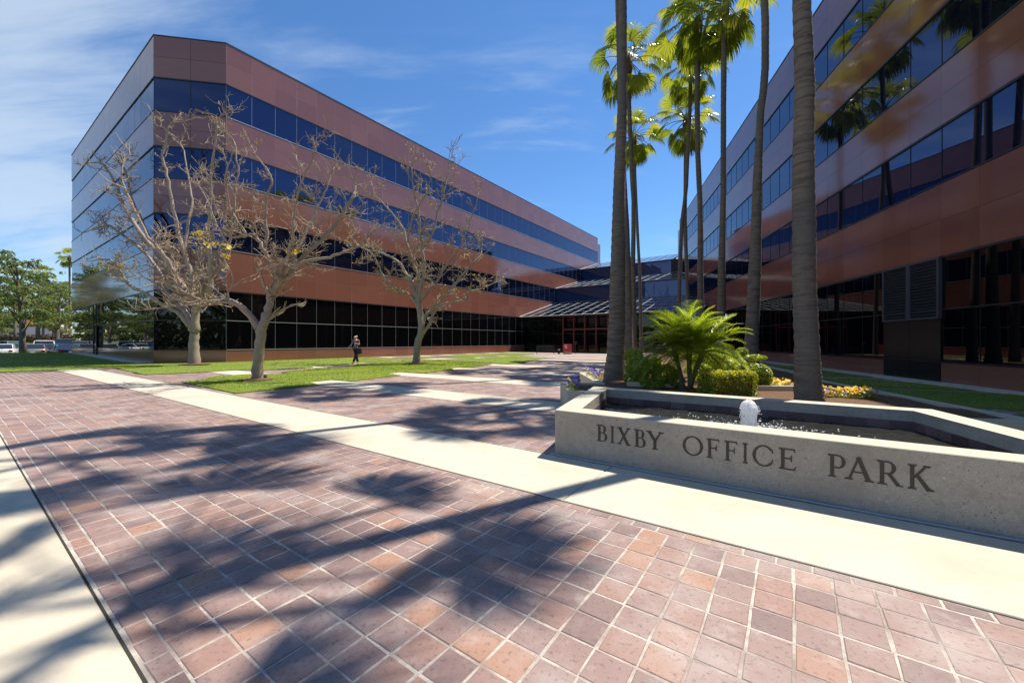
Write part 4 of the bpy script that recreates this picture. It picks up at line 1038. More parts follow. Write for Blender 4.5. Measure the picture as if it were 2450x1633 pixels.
bare_tree('bare spreading tree farthest left, in front of the chamfered corner', 21.8, [(466, 873), (464, 830), (465, 795)], .235, [
    ([(461, 792), (447, 771), (423, 746), (385, 728), (352, 703), (318, 687), (300, 670), (285, 640), (262, 622), (240, 620)], .12),
    ([(463, 788), (440, 742), (415, 717), (389, 685), (392, 662), (374, 640), (352, 610), (320, 580), (290, 560), (262, 540), (230, 545)], .13),
    ([(466, 795), (470, 745), (462, 715), (440, 690), (425, 665), (410, 640), (388, 612), (350, 575), (318, 530), (295, 490), (275, 440), (250, 395)], .17),
    ([(450, 702), (438, 690), (420, 655), (400, 620), (370, 590), (335, 520), (310, 460), (300, 410), (285, 390)], .12),
    ([(462, 715), (455, 650), (440, 600), (425, 545), (410, 480), (400, 420), (390, 370), (405, 300)], .12),
    ([(470, 745), (480, 720), (500, 700), (502, 640), (498, 580), (500, 520), (505, 440), (510, 380), (520, 290)], .13),
    ([(478, 722), (490, 690), (500, 665), (530, 640), (545, 600), (555, 540), (560, 470), (570, 400), (560, 340)], .11),
    ([(440, 600), (450, 540), (460, 480), (450, 420), (440, 360), (415, 330)], .07)], 61, gz=.03, leaves=[(232, 640, .5, 70), (262, 632, .55, 90), (300, 636, .5, 70), (290, 615, .35, 40), (470, 575, .4, 45), (480, 600, .35, 30)])
bare_tree('nearest bare tree with a forked trunk and one long limb reaching left', 13.2, [(613, 911), (618, 860), (624, 800), (628, 780)], .155, [
    ([(618, 785), (592, 748), (570, 730), (545, 718), (510, 722), (480, 724), (455, 710), (438, 690), (415, 650), (385, 600), (350, 560), (320, 500), (290, 430)], .095),
    ([(628, 785), (636, 762), (645, 730), (648, 700), (655, 690), (685, 665), (700, 640), (730, 610), (770, 575), (800, 540), (830, 500), (850, 460)], .125),
    ([(648, 705), (635, 690), (625, 660), (618, 646), (645, 640), (670, 630)], .05),
    ([(650, 700), (665, 675), (690, 640), (715, 590), (738, 540), (758, 500), (780, 450), (800, 400)], .075),
    ([(655, 690), (668, 672), (650, 630), (630, 600), (615, 568), (600, 562), (570, 566), (545, 565), (520, 550), (490, 560)], .065),
    ([(632, 602), (640, 560), (635, 520), (640, 470), (650, 430), (620, 380), (600, 350)], .05),
    ([(700, 640), (740, 622), (790, 615), (830, 600), (860, 590), (885, 560), (910, 540)], .055),
    ([(668, 672), (672, 640), (690, 610), (700, 560), (705, 500), (720, 440), (740, 390), (752, 350)], .055),
    ([(592, 562), (560, 520), (545, 470), (540, 420), (555, 370), (545, 320)], .04),
    ([(455, 710), (460, 660), (480, 620), (500, 580), (515, 540), (500, 490), (480, 450)], .045)], 62, leaves=[(700, 600, .22, 40), (545, 590, .2, 26), (505, 585, .22, 30), (480, 560, .22, 30), (540, 612, .12, 18)])
bare_tree('bare tree standing alone farthest right, with a slightly leaning trunk', 23.2, [(995, 870), (1000, 820), (1008, 790), (1005, 750), (1000, 722)], .195, [
    ([(1010, 797), (1028, 775), (1035, 750), (1045, 735), (1070, 725), (1115, 716), (1118, 700), (1150, 690), (1185, 675)], .095),
    ([(1008, 785), (1018, 755), (1040, 735), (1070, 705), (1100, 665), (1130, 630), (1150, 610), (1155, 585)], .11),
    ([(998, 728), (980, 705), (960, 695), (930, 682), (912, 650), (900, 620), (880, 600)], .075),
    ([(1000, 725), (985, 680), (970, 650), (950, 625), (930, 612), (900, 602), (870, 595), (840, 570)], .10),
    ([(1001, 722), (1010, 680), (1015, 640), (1010, 600), (1005, 560), (1000, 500), (990, 450), (985, 400)], .11),
    ([(1004, 722), (1030, 690), (1050, 665), (1062, 640), (1090, 610), (1110, 570), (1130, 520), (1145, 460)], .08),
    ([(1000, 720), (998, 690), (1003, 670), (990, 630), (975, 580), (960, 540), (930, 500), (900, 470), (890, 440)], .07),
    ([(1010, 600), (1030, 570), (1045, 520), (1060, 470), (1072, 420), (1075, 375)], .065),
    ([(975, 580), (985, 530), (1010, 480), (1030, 430), (1020, 390)], .05)], 63, top_leaf=.22)
ul = MB(); ul.tube([V(0, 0, -.02), V(0, 0, .10)], [.07, .07], 12); ul.tube([V(0, 0, .10), V(.01, 0, .14)], [.085, .05], 12)
o = ul.build('ground_light', M['dark_metal'], label='small dark ground light in the grass beside the nearest bare tree', category='light'); o.location = G(633, 905)

# ---------------------------------------------------------------- leafy trees
def leafy_tree(label, x, y, zb, h, rad, n, leaf, m, seed, trunk_h=.3, tr=.2, group=None, lean=0.0):
    rnd = random.Random(seed); root = thing('leafy_tree', label, 'tree', loc=(x, y, zb), group=group)
    mb = MB(); top = V(lean + rnd.uniform(-.3, .3), 0, h * .92); pts = [V(0, 0, -.1)] + [V(lean * f + rnd.gauss(0, .08), rnd.gauss(0, .08), h * f) for f in (.15, .3, .45, .6, .75)] + [top]
    mb.tube(pts, [tr * 1.3, tr, tr * .85, tr * .7, tr * .5, tr * .3, .03], 8)
    blobs = []
    for i in range(13):
        f = lerp(trunk_h + .06, .95, (i + rnd.random()) / 13); a = i * 2.4 + rnd.uniform(-.4, .4); R_ = rad * (.35 + .65 * math.sin(math.pi * min(1, max(0.05, (f - trunk_h) / (1 - trunk_h))) ** .8)) * rnd.uniform(.45, .95)
        c = V(lean * f + math.cos(a) * R_, math.sin(a) * R_, h * f); s0 = V(lean * f * .8, 0, h * max(.12, f - .2)); mb.tube([s0, s0.lerp(c, .5) + V(0, 0, .1), c], [tr * .32, tr * .2, .015], 5)
        s = rad * rnd.uniform(.20, .36); blobs.append((c, V(s * 1.15, s * 1.15, s * .62)))
        c2 = c + V(rnd.uniform(-1, 1), rnd.uniform(-1, 1), rnd.uniform(-.5, .5)) * rad * .4; blobs.append((c2, V(s * .6, s * .6, s * .38)))
    mb.build('trunk', M['dark_bark'], root, smooth_=True)
    mb = MB(); leafcloud(mb, rnd, blobs, n, leaf, aspect=.6); mb.build('crown', m, root)
    return root
TL, TY = M['tree_leaf'], M['tree_leaf_yellow']
def atpx(px, y): return (px - 1225) / 957.0 * y
PGp = 'trees around the car park'
t1 = leafy_tree('tall leafy tree with the pale leaning trunk at the lawn edge', atpx(57, 40.2), 40.2, -.3, 11.0, 2.9, 3400, .13, TL, 71, .30, .24, lean=-.9)
leafy_tree('leafy tree cut by the left picture edge', atpx(-8, 47), 47, -.4, 11.2, 3.2, 3400, .15, TL, 72, .34, .2)
leafy_tree('leafy tree on the bank behind the parked cars, right of the leaning trunk', atpx(92, 66), 66, 1.2, 12.3, 3.6, 3600, .17, TL, 73, .30, .26)
leafy_tree('bright yellow green tree beside the building corner', atpx(143, 68), 68, 1.2, 6.6, 3.0, 3800, .16, TY, 74, .2, .18)
leafy_tree('small tree with thin trunk on the bank left of the leaning tree', atpx(36, 70), 70, 1.2, 11.5, 2.6, 3000, .16, TL, 75, .45, .2)
leafy_tree('green tree beyond the car park touching the building edge', atpx(128, 88), 88, 1.5, 13.0, 4.2, 4200, .2, TL, 76, .25, .22)
def far_palm(label, x, y, z, h, seed, nf=22, sc=1.0):
    fan_palm(label, [(x, y, z + h), (x + .1, y, z + h * .5), (x, y, z)], seed, .26, .15, z, nf=nf, scale=sc, group=None)
far_palm('distant fan palm showing above the trees near the middle of the car park', atpx(103, 84), 84, 1.2, 14.2, 81)
far_palm('distant short fan palm against the building edge', atpx(156, 86), 86, 1.2, 11.0, 82)
far_palm('fan palm half hidden by the left building edge', atpx(166, 78), 78, 1.2, 16.4, 83)
# trees out of the frame to the left and behind the camera, mirrored in the facades
refl = [(-62, 47, 9.5), (-70, 45, 8.5), (-79, 49, 10), (-88, 52, 9), (-66, 58, 10.5), (-97, 56, 10), (-57, 43.2, 7.5)]
for i, (x, y, h) in enumerate(refl):
    c = copy_tree(t1, loc=(x, y, -.4), rz=i * 1.3, label='leafy car park tree beyond the left edge of the picture'); c['group'] = PGp; c.scale = (h / 11 * 1.25, h / 11 * 1.25, h / 11)
for i, (x, y, h) in enumerate([(-58, -22, 10), (-48, -26, 8), (-40, -21, 9), (-33, -27, 8), (-26, -22, 9.5), (-18, -26, 8), (-9, -24, 9), (2, -27, 8.5), (16, -25, 9)]):
    c = copy_tree(t1, loc=(x, y, -.1), rz=i * 1.7, label='leafy street tree behind the camera, seen only in reflections'); c['group'] = 'street trees behind the camera'; c.scale = (h / 11 * 1.35, h / 11 * 1.35, h / 11)

# ---------------------------------------------------------------- bank, hedge and far buildings
mb = MB(); mb.add([V(-170, 60, -.42), V(-38, 60, -.42), V(-38, 72, 1.35), V(-170, 72, 1.35)], [(0, 1, 2, 3)]); mb.add([V(-170, 72, 1.35), V(-38, 72, 1.35), V(-38, 200, 1.6), V(-300, 200, 1.6)], [(0, 1, 2, 3)])
mb.build('bank', M['earth'], kind='structure')
rnd = random.Random(91); mb = MB()
for _ in range(9000):
    x = rnd.uniform(-95, -52); y = rnd.uniform(60.5, 68.5); z = lerp(-.42, 1.35, (y - 60) / 12) + rnd.uniform(0, .35); t = V(rnd.gauss(0, 1), rnd.gauss(0, 1), rnd.gauss(0, .5)).normalized(); b = t.cross(V(rnd.gauss(0, .5), rnd.gauss(-.5, .5), 1)).normalized(); s = rnd.uniform(.08, .2)
    p = V(x, y, z); mb.add([p - t * s, p - b * s * .6, p + t * s, p + b * s * .6], [(0, 1, 2, 3)], rnd.uniform(.5, 1))
mb.build('ground_cover', M['tree_leaf_yellow'], kind='stuff', label='yellow green ground cover on the bank behind the cars', category='ground cover')
M['brown_hedge'] = mat('brown_hedge', rough=.7, tones=[(0, (.10, .06, .025)), (1, (.25, .14, .07))])
mb = MB()
for _ in range(11000):
    p = V(rnd.uniform(-96, -56), rnd.uniform(70.2, 71.6), 1.2 + rnd.uniform(0, 1.25)); t = V(rnd.gauss(0, 1), rnd.gauss(0, 1), rnd.gauss(0, 1)).normalized(); b = t.cross(V(rnd.gauss(0, 1), rnd.gauss(-.5, 1), rnd.gauss(0, 1))).normalized(); s = rnd.uniform(.07, .16)
    mb.add([p - t * s, p - b * s * .7, p + t * s, p + b * s * .7], [(0, 1, 2, 3)], rnd.random())
hg = thing('hedge', 'long brown clipped hedge behind the car park', 'hedge', loc=(0, 0, 0)); mb.build('foliage', M['brown_hedge'], hg)
mb = MB(); mb.aabox(-96, -56, 70.5, 71.3, .9, 2.2); mb.build('branches', M['brown_hedge'], hg)
M['slate'] = mat('slate', (.06, .065, .075), .7, noise=[((.3, .3, 6), (.10, .10, .11), .45, .6, .6)])
M['red_brick_wall'] = mat('red_brick_wall', (.34, .11, .06), .85, noise=[(3, (.42, .17, .10), .45, .6, .7)])
M['stucco'] = mat('stucco', (.62, .52, .42), .9)
def gable(name, label, x0, x1, y0, y1, z0, ze, zr, wall_m, roof_m, hip=3.0, win=True):
    root = thing(name, label, 'building', loc=((x0 + x1) / 2, (y0 + y1) / 2, z0)); cx, cy = (x0 + x1) / 2, (y0 + y1) / 2; hx, hy = (x1 - x0) / 2, (y1 - y0) / 2
    mb = MB(); mb.aabox(-hx + .4, hx - .4, -hy + .4, hy - .4, 0, ze - z0); mb.build('wall', wall_m, root)
    mb = MB(); e, r = ze - z0, zr - z0
    mb.add([V(-hx, -hy, e), V(hx, -hy, e), V(hx, hy, e), V(-hx, hy, e), V(-hx + hip, 0, r), V(hx - hip, 0, r)], [(0, 1, 5, 4), (1, 2, 5), (2, 3, 4, 5), (3, 0, 4), (3, 2, 1, 0)]); mb.build('roof', roof_m, root)
    if win:
        for k in range(max(2, int(hx * 2 / 5))):
            xx = -hx + 2 + k * 5
            if xx + 1.2 < hx: mb = MB(); mb.aabox(xx, xx + 1.4, -hy + .34, -hy + .42, (e) * .25, e * .75); mb.build('window', M['glass_low'], root)
    return root
yb = 92
gable('low_building', 'low building with a wide dark slate hip roof behind the hedge', atpx(-70, yb), atpx(113, yb), yb, yb + 16, 1.4, 2.9, 5.1, M['stucco'], M['slate'], hip=6)
gable('low_building', 'small dark slate roof in front of the wide slate roof, left edge', atpx(-40, 84), atpx(28, 84), 82, 88, 1.4, 2.2, 3.9, M['stucco'], M['slate'], hip=2.5)
tb = thing('brick_tower', 'square red brick tower rising behind the slate roof', 'building', loc=(atpx(38, 118), 118, 1.5))
mb = MB(); mb.aabox(-4.2, 4.2, -3, 3, 0, 7.0); mb.build('wall', M['red_brick_wall'], tb)
mb = MB(); mb.add([V(-4.4, -3.2, 7), V(4.4, -3.2, 7), V(4.4, 3.2, 7), V(-4.4, 3.2, 7), V(0, 0, 8.6)], [(0, 1, 4), (1, 2, 4), (2, 3, 4), (3, 0, 4)]); mb.build('roof', M['red_brick_wall'], tb)
mb = MB(); mb.aabox(-1.7, 1.7, -3.06, -2.98, 3.4, 5.4); mb.build('window', M['glass_low'], tb)
gable('house', 'pale beige house partly hidden by the yellow green tree', atpx(88, 112), atpx(122, 112), 112, 120, 1.5, 5.0, 6.3, M['stucco'], M['stucco'], hip=1)
hg2 = thing('hedge', 'tall hedge added out of view at the far left to darken reflections', 'hedge', loc=(-118, 50, -.4)); mb = MB()  # out of view, added so the end wall mirrors something darker
for _ in range(7000):
    p = V(rnd.uniform(-1, 1), rnd.uniform(-24, 16), rnd.uniform(0, 2.4)); t = V(rnd.gauss(0, 1), rnd.gauss(0, 1), rnd.gauss(0, 1)).normalized(); b = t.cross(V(rnd.gauss(0, 1), rnd.gauss(-.5, 1), rnd.gauss(0, 1))).normalized(); s = rnd.uniform(.1, .24)
    mb.add([p - t * s, p - b * s * .7, p + t * s, p + b * s * .7], [(0, 1, 2, 3)], rnd.random())
mb.build('foliage', M['brown_hedge'], hg2)
hg3 = thing('hedge', 'hedge added behind the camera to darken reflections, seen only mirrored', 'hedge', loc=(-25, -30, 0)); mb = MB()  # unseen hedge added so the chamfer's ground glass mirrors dark foliage
for _ in range(9000):
    p = V(rnd.uniform(-45, 45), rnd.uniform(-1, 1), rnd.uniform(0, 3.2)); t = V(rnd.gauss(0, 1), rnd.gauss(0, 1), rnd.gauss(0, 1)).normalized(); b = t.cross(V(rnd.gauss(0, 1), rnd.gauss(-.5, 1), rnd.gauss(0, 1))).normalized(); s = rnd.uniform(.12, .3)
    mb.add([p - t * s, p - b * s * .7, p + t * s, p + b * s * .7], [(0, 1, 2, 3)], rnd.random() * .6)
mb.build('foliage', M['tree_leaf'], hg3)
# distant tree belt so that the horizon is not bare
mb = MB(); rnd = random.Random(95)
for k in range(26):
    x = -300 + k * 12 + rnd.uniform(-4, 4); y = 190 + rnd.uniform(-15, 15)
    leafcloud(mb, rnd, [(V(x, y, 4.5), V(8, 6, 5.5))], 300, .9, aspect=.7)
for k in range(40):  # side belt added to darken what the end wall mirrors
    y = -60 + k * 6; x = -150 + rnd.uniform(-8, 8); leafcloud(mb, rnd, [(V(x, y, 4.5), V(6, 6, 5.5))], 260, .9, aspect=.7)
for k in range(30):  # unseen belt behind the camera, added to darken the chamfer's reflections
    x = -150 + k * 9; y = -62 + rnd.uniform(-4, 4); leafcloud(mb, rnd, [(V(x, y, 4), V(6, 5, 5))], 260, .9, aspect=.7)
mb.build('tree_belt', M['tree_leaf'], kind='stuff', label='distant belt of trees, extended left and behind the camera to darken reflections', category='trees')

# ---------------------------------------------------------------- cars
def paint(n_, c, metal=.3): 
    if n_ not in M: M[n_] = mat(n_, c, .28, metal=metal, coat=.6)
    return M[n_]
M['tail'] = mat('tail', (.45, .01, .01), .25); M['tyre'] = mat('tyre', (.015, .015, .015), .8); M['car_glass'] = mat('car_glass', (.02, .025, .03), .04, ior=1.8); M['hub'] = mat('hub', (.5, .5, .5), .3, metal=.8)
def car(label, x, y, heading, pm, kind_='sedan', z=-.4, group='cars parked in the lot'):
    """heading = direction the nose points at"""
    dims = {'sedan': (4.7, 1.8, 1.44, .92), 'suv': (4.7, 1.9, 1.75, 1.02), 'van': (5.1, 1.98, 2.05, 1.12), 'pickup': (5.4, 1.95, 1.82, 1.08)}[kind_]
    Ln, Wd, Ht, belt = dims; root = thing('parked_car', label, {'van': 'van', 'pickup': 'pickup'}.get(kind_, 'car'), loc=(x, y, z), rz=math.atan2(heading[1], heading[0]), group=group)
    hw = Wd / 2; mb = MB(); st = []
    prof = {'sedan': [(-.5, .48, .80, .86), (-.49, .30, .98, .95), (-.36, .24, 1.02, 1), (-.1, .22, 1.0, 1), (.22, .22, 1.0, 1), (.32, .24, .92, 1), (.46, .28, .78, .95), (.5, .40, .62, .84)],
            'suv': [(-.5, .5, .9, .9), (-.49, .34, 1.0, .97), (-.3, .28, 1.02, 1), (.2, .26, 1.0, 1), (.28, .28, 1.0, 1), (.45, .32, .92, .95), (.5, .45, .75, .88)],
            'van': [(-.5, .4, .95, .95), (-.49, .3, 1.0, .98), (-.3, .28, 1.0, 1), (.3, .28, 1.0, 1), (.36, .3, .9, 1), (.47, .35, .78, .95), (.5, .45, .66, .88)],
            'pickup': [(-.5, .5, .9, .96), (-.49, .38, 1.0, .98), (-.3, .34, 1.0, 1), (.2, .34, 1.0, 1), (.3, .34, 1.0, 1), (.46, .38, .93, .96), (.5, .5, .75, .9)]}[kind_]
    S_ = 10
    vv = []
    for (fx, zb, zt, fw) in prof:
        zt *= belt; w = hw * fw; xx = fx * Ln
        vv += [V(xx, -w * .94, zb), V(xx, -w, zb + .12), V(xx, -w * 1.0, (zb + zt) / 2 + .05), V(xx, -w * .96, zt - .05), V(xx, -w * .88, zt), V(xx, w * .88, zt), V(xx, w * .96, zt - .05), V(xx, w, (zb + zt) / 2 + .05), V(xx, w, zb + .12), V(xx, w * .94, zb)]
    npf = len(prof); ff = [(i * S_ + k, i * S_ + (k + 1) % S_, (i + 1) * S_ + (k + 1) % S_, (i + 1) * S_ + k) for i in range(npf - 1) for k in range(S_)] + [tuple(range(S_ - 1, -1, -1)), tuple(range((npf - 1) * S_, npf * S_))]
    mb.add(vv, ff); mb.build('body', pm, root, smooth_=True)
    cab = {'sedan': (-.40, -.22, .12, .30), 'suv': (-.49, -.44, .14, .29), 'van': (-.49, -.46, .22, .36), 'pickup': (-.10, -.06, .14, .27)}[kind_]
    xs = [c_ * Ln for c_ in cab]; zb = belt * .985; zt = Ht - .04; wi = hw * .90; wt = hw * .74
    mb = MB(); mb.add([V(xs[0], -wi, zb), V(xs[3], -wi, zb), V(xs[3], wi, zb), V(xs[0], wi, zb), V(xs[1], -wt, zt), V(xs[2], -wt, zt), V(xs[2], wt, zt), V(xs[1], wt, zt)], [(0, 1, 5, 4), (1, 2, 6, 5), (2, 3, 7, 6), (3, 0, 4, 7)]); mb.build('window', M['car_glass'], root)
    mb = MB(); e = .03; mb.add([V(xs[1] - e, -wt - e, zt - .02), V(xs[2] + e, -wt - e, zt - .02), V(xs[2] + e, wt + e, zt - .02), V(xs[1] - e, wt + e, zt - .02), V(xs[1] + .15, -wt * .8, zt + .045), V(xs[2] - .15, -wt * .8, zt + .045), V(xs[2] - .15, wt * .8, zt + .045), V(xs[1] + .15, wt * .8, zt + .045)], [(0, 1, 5, 4), (1, 2, 6, 5), (2, 3, 7, 6), (3, 0, 4, 7), (4, 5, 6, 7)])
    for sx, sz in ((0, 1), (3, 2)):
        for s in (-1, 1): mb.tube([V(xs[sx], s * wi, zb), V(xs[sz], s * wt, zt)], .035, 5)
    for s in (-1, 1): mb.tube([V((xs[1] + xs[2]) / 2, s * (wi + .005), zb), V((xs[1] + xs[2]) / 2 - .05, s * (wt + .01), zt)], .03, 5)
    mb.build('roof', pm, root)
    for s in (-1, 1):
        for fx in (-.31, .31):
            mb = MB(); mb.tube([V(fx * Ln, s * (hw - .2), .33), V(fx * Ln, s * (hw + .005), .33)], .33, 16); w_ = mb.build('wheel', M['tyre'], root)
            mb = MB(); mb.tube([V(fx * Ln, s * (hw), .33), V(fx * Ln, s * (hw + .012), .33)], .2, 12); mb.build('rim', M['hub'], w_)
        mb = MB(); mb.box(V(-.495 * Ln, s * hw * .78, belt * .80), V(.04, 0, 0), V(0, hw * .13, 0), V(0, 0, .10 if kind_ != 'van' else .2)); mb.build('tail_light', M['tail'], root)
        mb = MB(); mb.box(V(.485 * Ln, s * hw * .68, belt * .66), V(.04, 0, 0), V(0, hw * .18, 0), V(0, 0, .07)); mb.build('headlight', M['hub'], root)
        mb = MB(); mb.box(V(xs[2] + .15, s * (hw + .08), belt + .02), V(.06, 0, 0), V(0, .08, 0), V(0, 0, .06)); mb.build('mirror', pm, root)
    mb = MB(); mb.box(V(-.505 * Ln, 0, belt * .66), V(.01, 0, 0), V(0, .16, 0), V(0, 0, .075)); mb.build('licence_plate', M['white'], root)
    mb = MB(); mb.box(V(-.50 * Ln, 0, .46), V(.06, 0, 0), V(0, hw * .92, 0), V(0, 0, .09)); mb.build('bumper', pm, root)
    return root
away = (-.72, .69)
beige = paint('paint_beige', (.36, .31, .25), .5); wht = paint('paint_white', (.78, .78, .77), 0); navy = paint('paint_navy', (.015, .03, .07)); slt = paint('paint_slate', (.09, .12, .17)); blk = paint('paint_black', (.012, .012, .015)); slv = paint('paint_silver', (.42, .44, .47), .6); mar = paint('paint_maroon', (.16, .015, .03)); tea = paint('paint_teal', (.05, .10, .14))
car('beige sedan seen from behind, right of the leaning tree trunk', atpx(83.5, 42.3), 42.3, away, beige)
car('white pickup parked just beyond the beige sedan', atpx(106, 47.5), 47.5, away, wht, 'pickup')
car('blue grey sedan between the white pickup and the dark car', atpx(135, 46), 46, away, slt)
car('dark navy car at the building corner', atpx(155, 43.2), 43.2, (-.85, .52), navy)
car('grey blue van beyond the dark navy car', atpx(156, 54), 54, away, slt, 'van')
car('teal car in the row behind the blue grey sedan', atpx(130, 55), 55, (-1, .1), tea)
car('white sedan at the lower left picture edge', atpx(8, 42), 42, away, wht)
car('silver sedan in the far row at the left picture edge', atpx(16, 57), 57, (-1, .15), slv, 'suv')
car('dark car beside the white sedan on the left', atpx(24, 46), 46, away, slt)
car('maroon sedan on the upper level behind the hedge', atpx(131, 78), 78, (-1, 0), mar, z=1.35)
car('white car behind the hedge next to the maroon sedan', atpx(160, 79), 79, (-1, 0), wht, z=1.35)
for i, (x, y, pm_, kd) in enumerate([(-58.5, 46.5, slv, 'suv'), (-63, 43.4, wht, 'sedan'), (-67.5, 46, wht, 'suv'), (-72, 44, slv, 'sedan'), (-77, 47, wht, 'pickup'), (-82, 48, blk, 'suv'), (-87, 47, wht, 'sedan'), (-93, 50, slv, 'van')]):
    car('car in the row beyond the left picture edge, mirrored in the end wall', x, y, (-.5, .86), pm_, kd, group='cars beyond the left edge')
# green valve cover / hydrant at the lawn edge
hy = thing('hydrant', 'small dark green hydrant at the lawn edge beside the beige sedan', 'hydrant', loc=(atpx(115.5, 40.6), 40.6, -.35))
mb = MB(); mb.tube([V(0, 0, 0), V(0, 0, .45), V(0, 0, .6), V(0, 0, .72)], [.11, .11, .14, .04], 10); mb.build('barrel', paint('paint_green', (.02, .12, .07), 0), hy, smooth_=True)
for s in (-1, 1): mb = MB(); mb.tube([V(0, 0, .45), V(.2 * s, 0, .45)], [.07, .08], 8); mb.build('outlet', M['paint_green'], hy)

# ---------------------------------------------------------------- entrance furniture
bx = V(3.45, 41.3, 0)
bn = thing('bench', 'dark metal bench in front of the entrance, left of the red sign', 'bench', loc=bx)
for i in range(5): mb = MB(); mb.box(V(0, -.2 + i * .1, .45), V(.93, 0, 0), V(0, .04, 0), V(0, 0, .015)); mb.build('seat_slat', M['dark_metal'], bn)
for i in range(4): mb = MB(); mb.box(V(0, .27 + i * .015, .55 + i * .1), V(.93, 0, 0), V(0, .012, 0), V(0, 0, .04)); mb.build('back_slat', M['dark_metal'], bn)
for sx in (-.88, .88):
    for sy in (-.2, .24): mb = MB(); mb.tube([V(sx, sy, 0), V(sx, sy, .45)] if sy < 0 else [V(sx, sy, 0), V(sx, sy, .45), V(sx, sy + .08, .9)], .022, 6); mb.build('leg', M['dark_metal'], bn)
    mb = MB(); mb.tube([V(sx, -.2, .45), V(sx, -.18, .65), V(sx, .28, .67)], .018, 6); mb.build('armrest', M['dark_metal'], bn)
ac = thing('ash_bin', 'small dark bin between the bench and the red sign', 'bin', loc=(atpx(1337, 41.3), 41.3, 0))
mb = MB(); mb.tube([V(0, 0, 0), V(0, 0, .42)], [.12, .12], 12); mb.build('body', M['dark_metal'], ac); mb = MB(); mb.tube([V(0, 0, .42), V(0, 0, .5)], [.14, .1], 12); mb.build('lid', M['alu'], ac)
sg = thing('red_sign', 'red cube sign with small white lines of text on a concrete base', 'sign', loc=(atpx(1357.5, 41), 41, 0))
mb = MB(); mb.aabox(-.40, .40, -.3, .3, 0, .24); mb.build('base', M['rim'], sg)
mb = MB(); mb.aabox(-.41, .41, -.31, .31, .24, 1.04); mb.build('panel', M['red_sign'], sg)
rnd = random.Random(97); mb = MB()
for r_, (x0, x1) in enumerate([(-.34, -.10), (-.34, -.08), (-.34, -.10), (-.27, -.03)]):
    x = x0; z = .90 - r_ * .10
    while x < x1: w = rnd.uniform(.018, .03); mb.aabox(x, x + w, -.316, -.311, z, z + .055); x += w + .012
mb.build('sign_text', M['white'], sg, kind='stuff')
pst = thing('sign_post', 'thin dark post standing at the entrance doors', 'post', loc=(atpx(1376.5, 42), 42, 0)); mb = MB(); mb.tube([V(0, 0, 0), V(0, 0, 1.15)], .03, 8); mb.build('post', M['dark_metal'], pst); mb = MB(); mb.aabox(-.16, .16, -.02, .02, 1.0, 1.3); mb.build('plate', M['dark_metal'], pst)

# ---------------------------------------------------------------- woman walking
M['skin'] = mat('skin', (.55, .30, .20), .5); M['blouse'] = mat('blouse', (.19, .12, .12), .8); M['trousers'] = mat('trousers', (.035, .02, .02), .8); M['hair'] = mat('hair', (.62, .42, .18), .5, noise=[(60, (.40, .25, .09), .5, .7, .6)]); M['bag'] = mat('bag', (.012, .012, .015), .4); M['bottle'] = mat('bottle', (.16, .25, .60), .15); M['shoe'] = mat('shoe', (.42, .25, .17), .5)
def skin(name, verts, edges, radii, m, parent, root_i=0, lvl=2):
    bm = bmesh.new(); sl = bm.verts.layers.skin.verify(); vs_ = [bm.verts.new(v) for v in verts]
    for a, b in edges: bm.edges.new((vs_[a], vs_[b]))
    for v, r in zip(vs_, radii): v[sl].radius = r if isinstance(r, tuple) else (r, r); v[sl].use_root = False
    vs_[root_i][sl].use_root = True
    me = bpy.data.meshes.new(name); bm.to_mesh(me); bm.free(); me.materials.append(m)
    o = link(name, me, parent); md = o.modifiers.new('skin', 'SKIN'); md.use_smooth_shade = True; sb = o.modifiers.new('sub', 'SUBSURF'); sb.levels = lvl; sb.render_levels = lvl
    return o
wp = G(851, 870.5); wp.z = .01
pr = thing('person', 'blonde woman in brown trousers walking on the path with a black shoulder bag', 'person', loc=wp, rz=R(4))
# x = towards the right of the picture, y = away ; she faces the camera's left, one arm held out
J = [V(.0, 0, .92), V(.01, 0, 1.08), V(.01, 0, 1.26), V(.0, 0, 1.38), V(-.01, -.01, 1.44), V(-.025, -.02, 1.52), V(-.03, -.02, 1.60),
     V(-.15, 0, 1.35), V(-.22, -.03, 1.12), V(-.36, -.06, .95), V(-.42, -.08, .92),
     V(.15, 0, 1.35), V(.21, -.02, 1.10), V(.09, -.14, 1.17), V(.03, -.17, 1.20),
     V(-.07, 0, .88), V(.02, -.04, .50), V(-.10, -.10, .10), V(-.14, -.18, .04),
     V(.07, 0, .88), V(.03, .03, .50), V(.10, .08, .10), V(.09, -.02, .04)]
E = [(0, 1), (1, 2), (2, 3), (3, 4), (4, 5), (5, 6), (3, 7), (7, 8), (8, 9), (9, 10), (3, 11), (11, 12), (12, 13), (13, 14), (0, 15), (15, 16), (16, 17), (17, 18), (0, 19), (19, 20), (20, 21), (21, 22)]
Rr = [(.13, .09), (.11, .08), (.13, .09), (.10, .07), .045, (.075, .085), (.06, .07), .045, .036, .026, (.03, .018), .045, .036, .026, (.03, .02), .075, .05, .035, .035, .075, .05, .035, .035]
skin('body', J, E, Rr, M['skin'], pr)
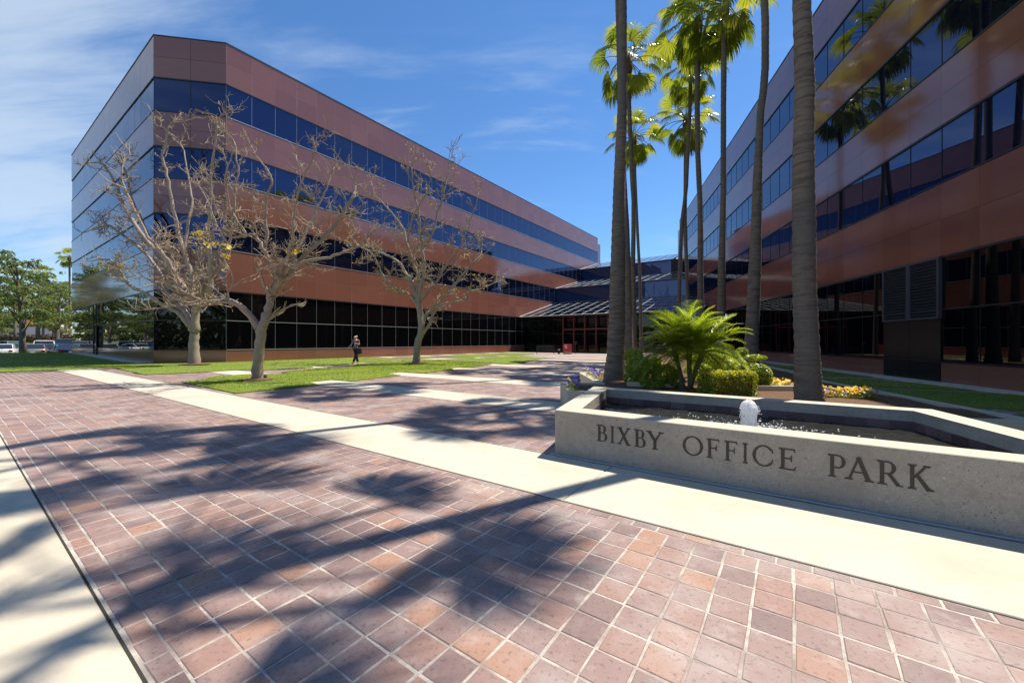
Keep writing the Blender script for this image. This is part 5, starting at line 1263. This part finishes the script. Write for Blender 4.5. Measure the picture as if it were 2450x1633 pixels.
skin('blouse', [V(.0, 0, .90), V(.01, 0, 1.06), V(.01, 0, 1.25), V(.0, 0, 1.37), V(-.15, 0, 1.36), V(-.19, -.015, 1.23), V(.15, 0, 1.36), V(.185, -.01, 1.22)], [(0, 1), (1, 2), (2, 3), (3, 4), (4, 5), (3, 6), (6, 7)], [(.155, .115), (.13, .10), (.15, .115), (.115, .085), .06, .055, .06, .055], M['blouse'], pr)
skin('trousers', [V(0, 0, .92), V(-.07, 0, .86), V(.02, -.04, .50), V(-.10, -.10, .10), V(.07, 0, .86), V(.03, .03, .50), V(.10, .08, .08)], [(0, 1), (1, 2), (2, 3), (0, 4), (4, 5), (5, 6)], [(.15, .11), .095, .068, .078, .095, .068, .078], M['trousers'], pr)
skin('hair', [V(.0, .02, 1.625), V(.02, .03, 1.55), V(.025, .03, 1.48)], [(0, 1), (1, 2)], [(.095, .105), (.09, .09), .05], M['hair'], pr)
skin('shoe', [V(-.10, -.09, .04), V(-.15, -.20, .03)], [(0, 1)], [.04, .032], M['shoe'], pr); skin('shoe', [V(.10, .08, .04), V(.09, -.04, .03)], [(0, 1)], [.04, .032], M['shoe'], pr)
bg = thing('shoulder_bag', 'black shoulder bag hanging at the walking woman\'s right side', 'bag', loc=wp + V(.22, .03, .72))
mb = MB(); mb.box(V(0, 0, 0), V(.10, 0, .03), V(0, .06, 0), V(-.03, 0, .15)); mb.build('pouch', M['bag'], bg); mb = MB(); mb.tube([V(-.06, 0, .14), V(-.05, -.02, .4), V(-.06, 0, .66), V(.0, .02, .40), V(.05, 0, .14)], .012, 5); mb.build('strap', M['bag'], bg)
bt = thing('water_bottle', 'blue water bottle held in front of the walking woman', 'bottle', loc=wp + V(.03, -.19, .98)); mb = MB(); mb.tube([V(0, 0, 0), V(0, 0, .17), V(0, 0, .21)], [.035, .035, .015], 10); mb.build('body', M['bottle'], bt); mb = MB(); mb.tube([V(0, 0, .21), V(0, 0, .235)], .016, 8); mb.build('cap', M['white'], bt)
for k_ in list(bpy.data.objects):
    if k_.name.startswith(('yellow_flowers', 'purple_flowers')): k_['kind'] = 'stuff'
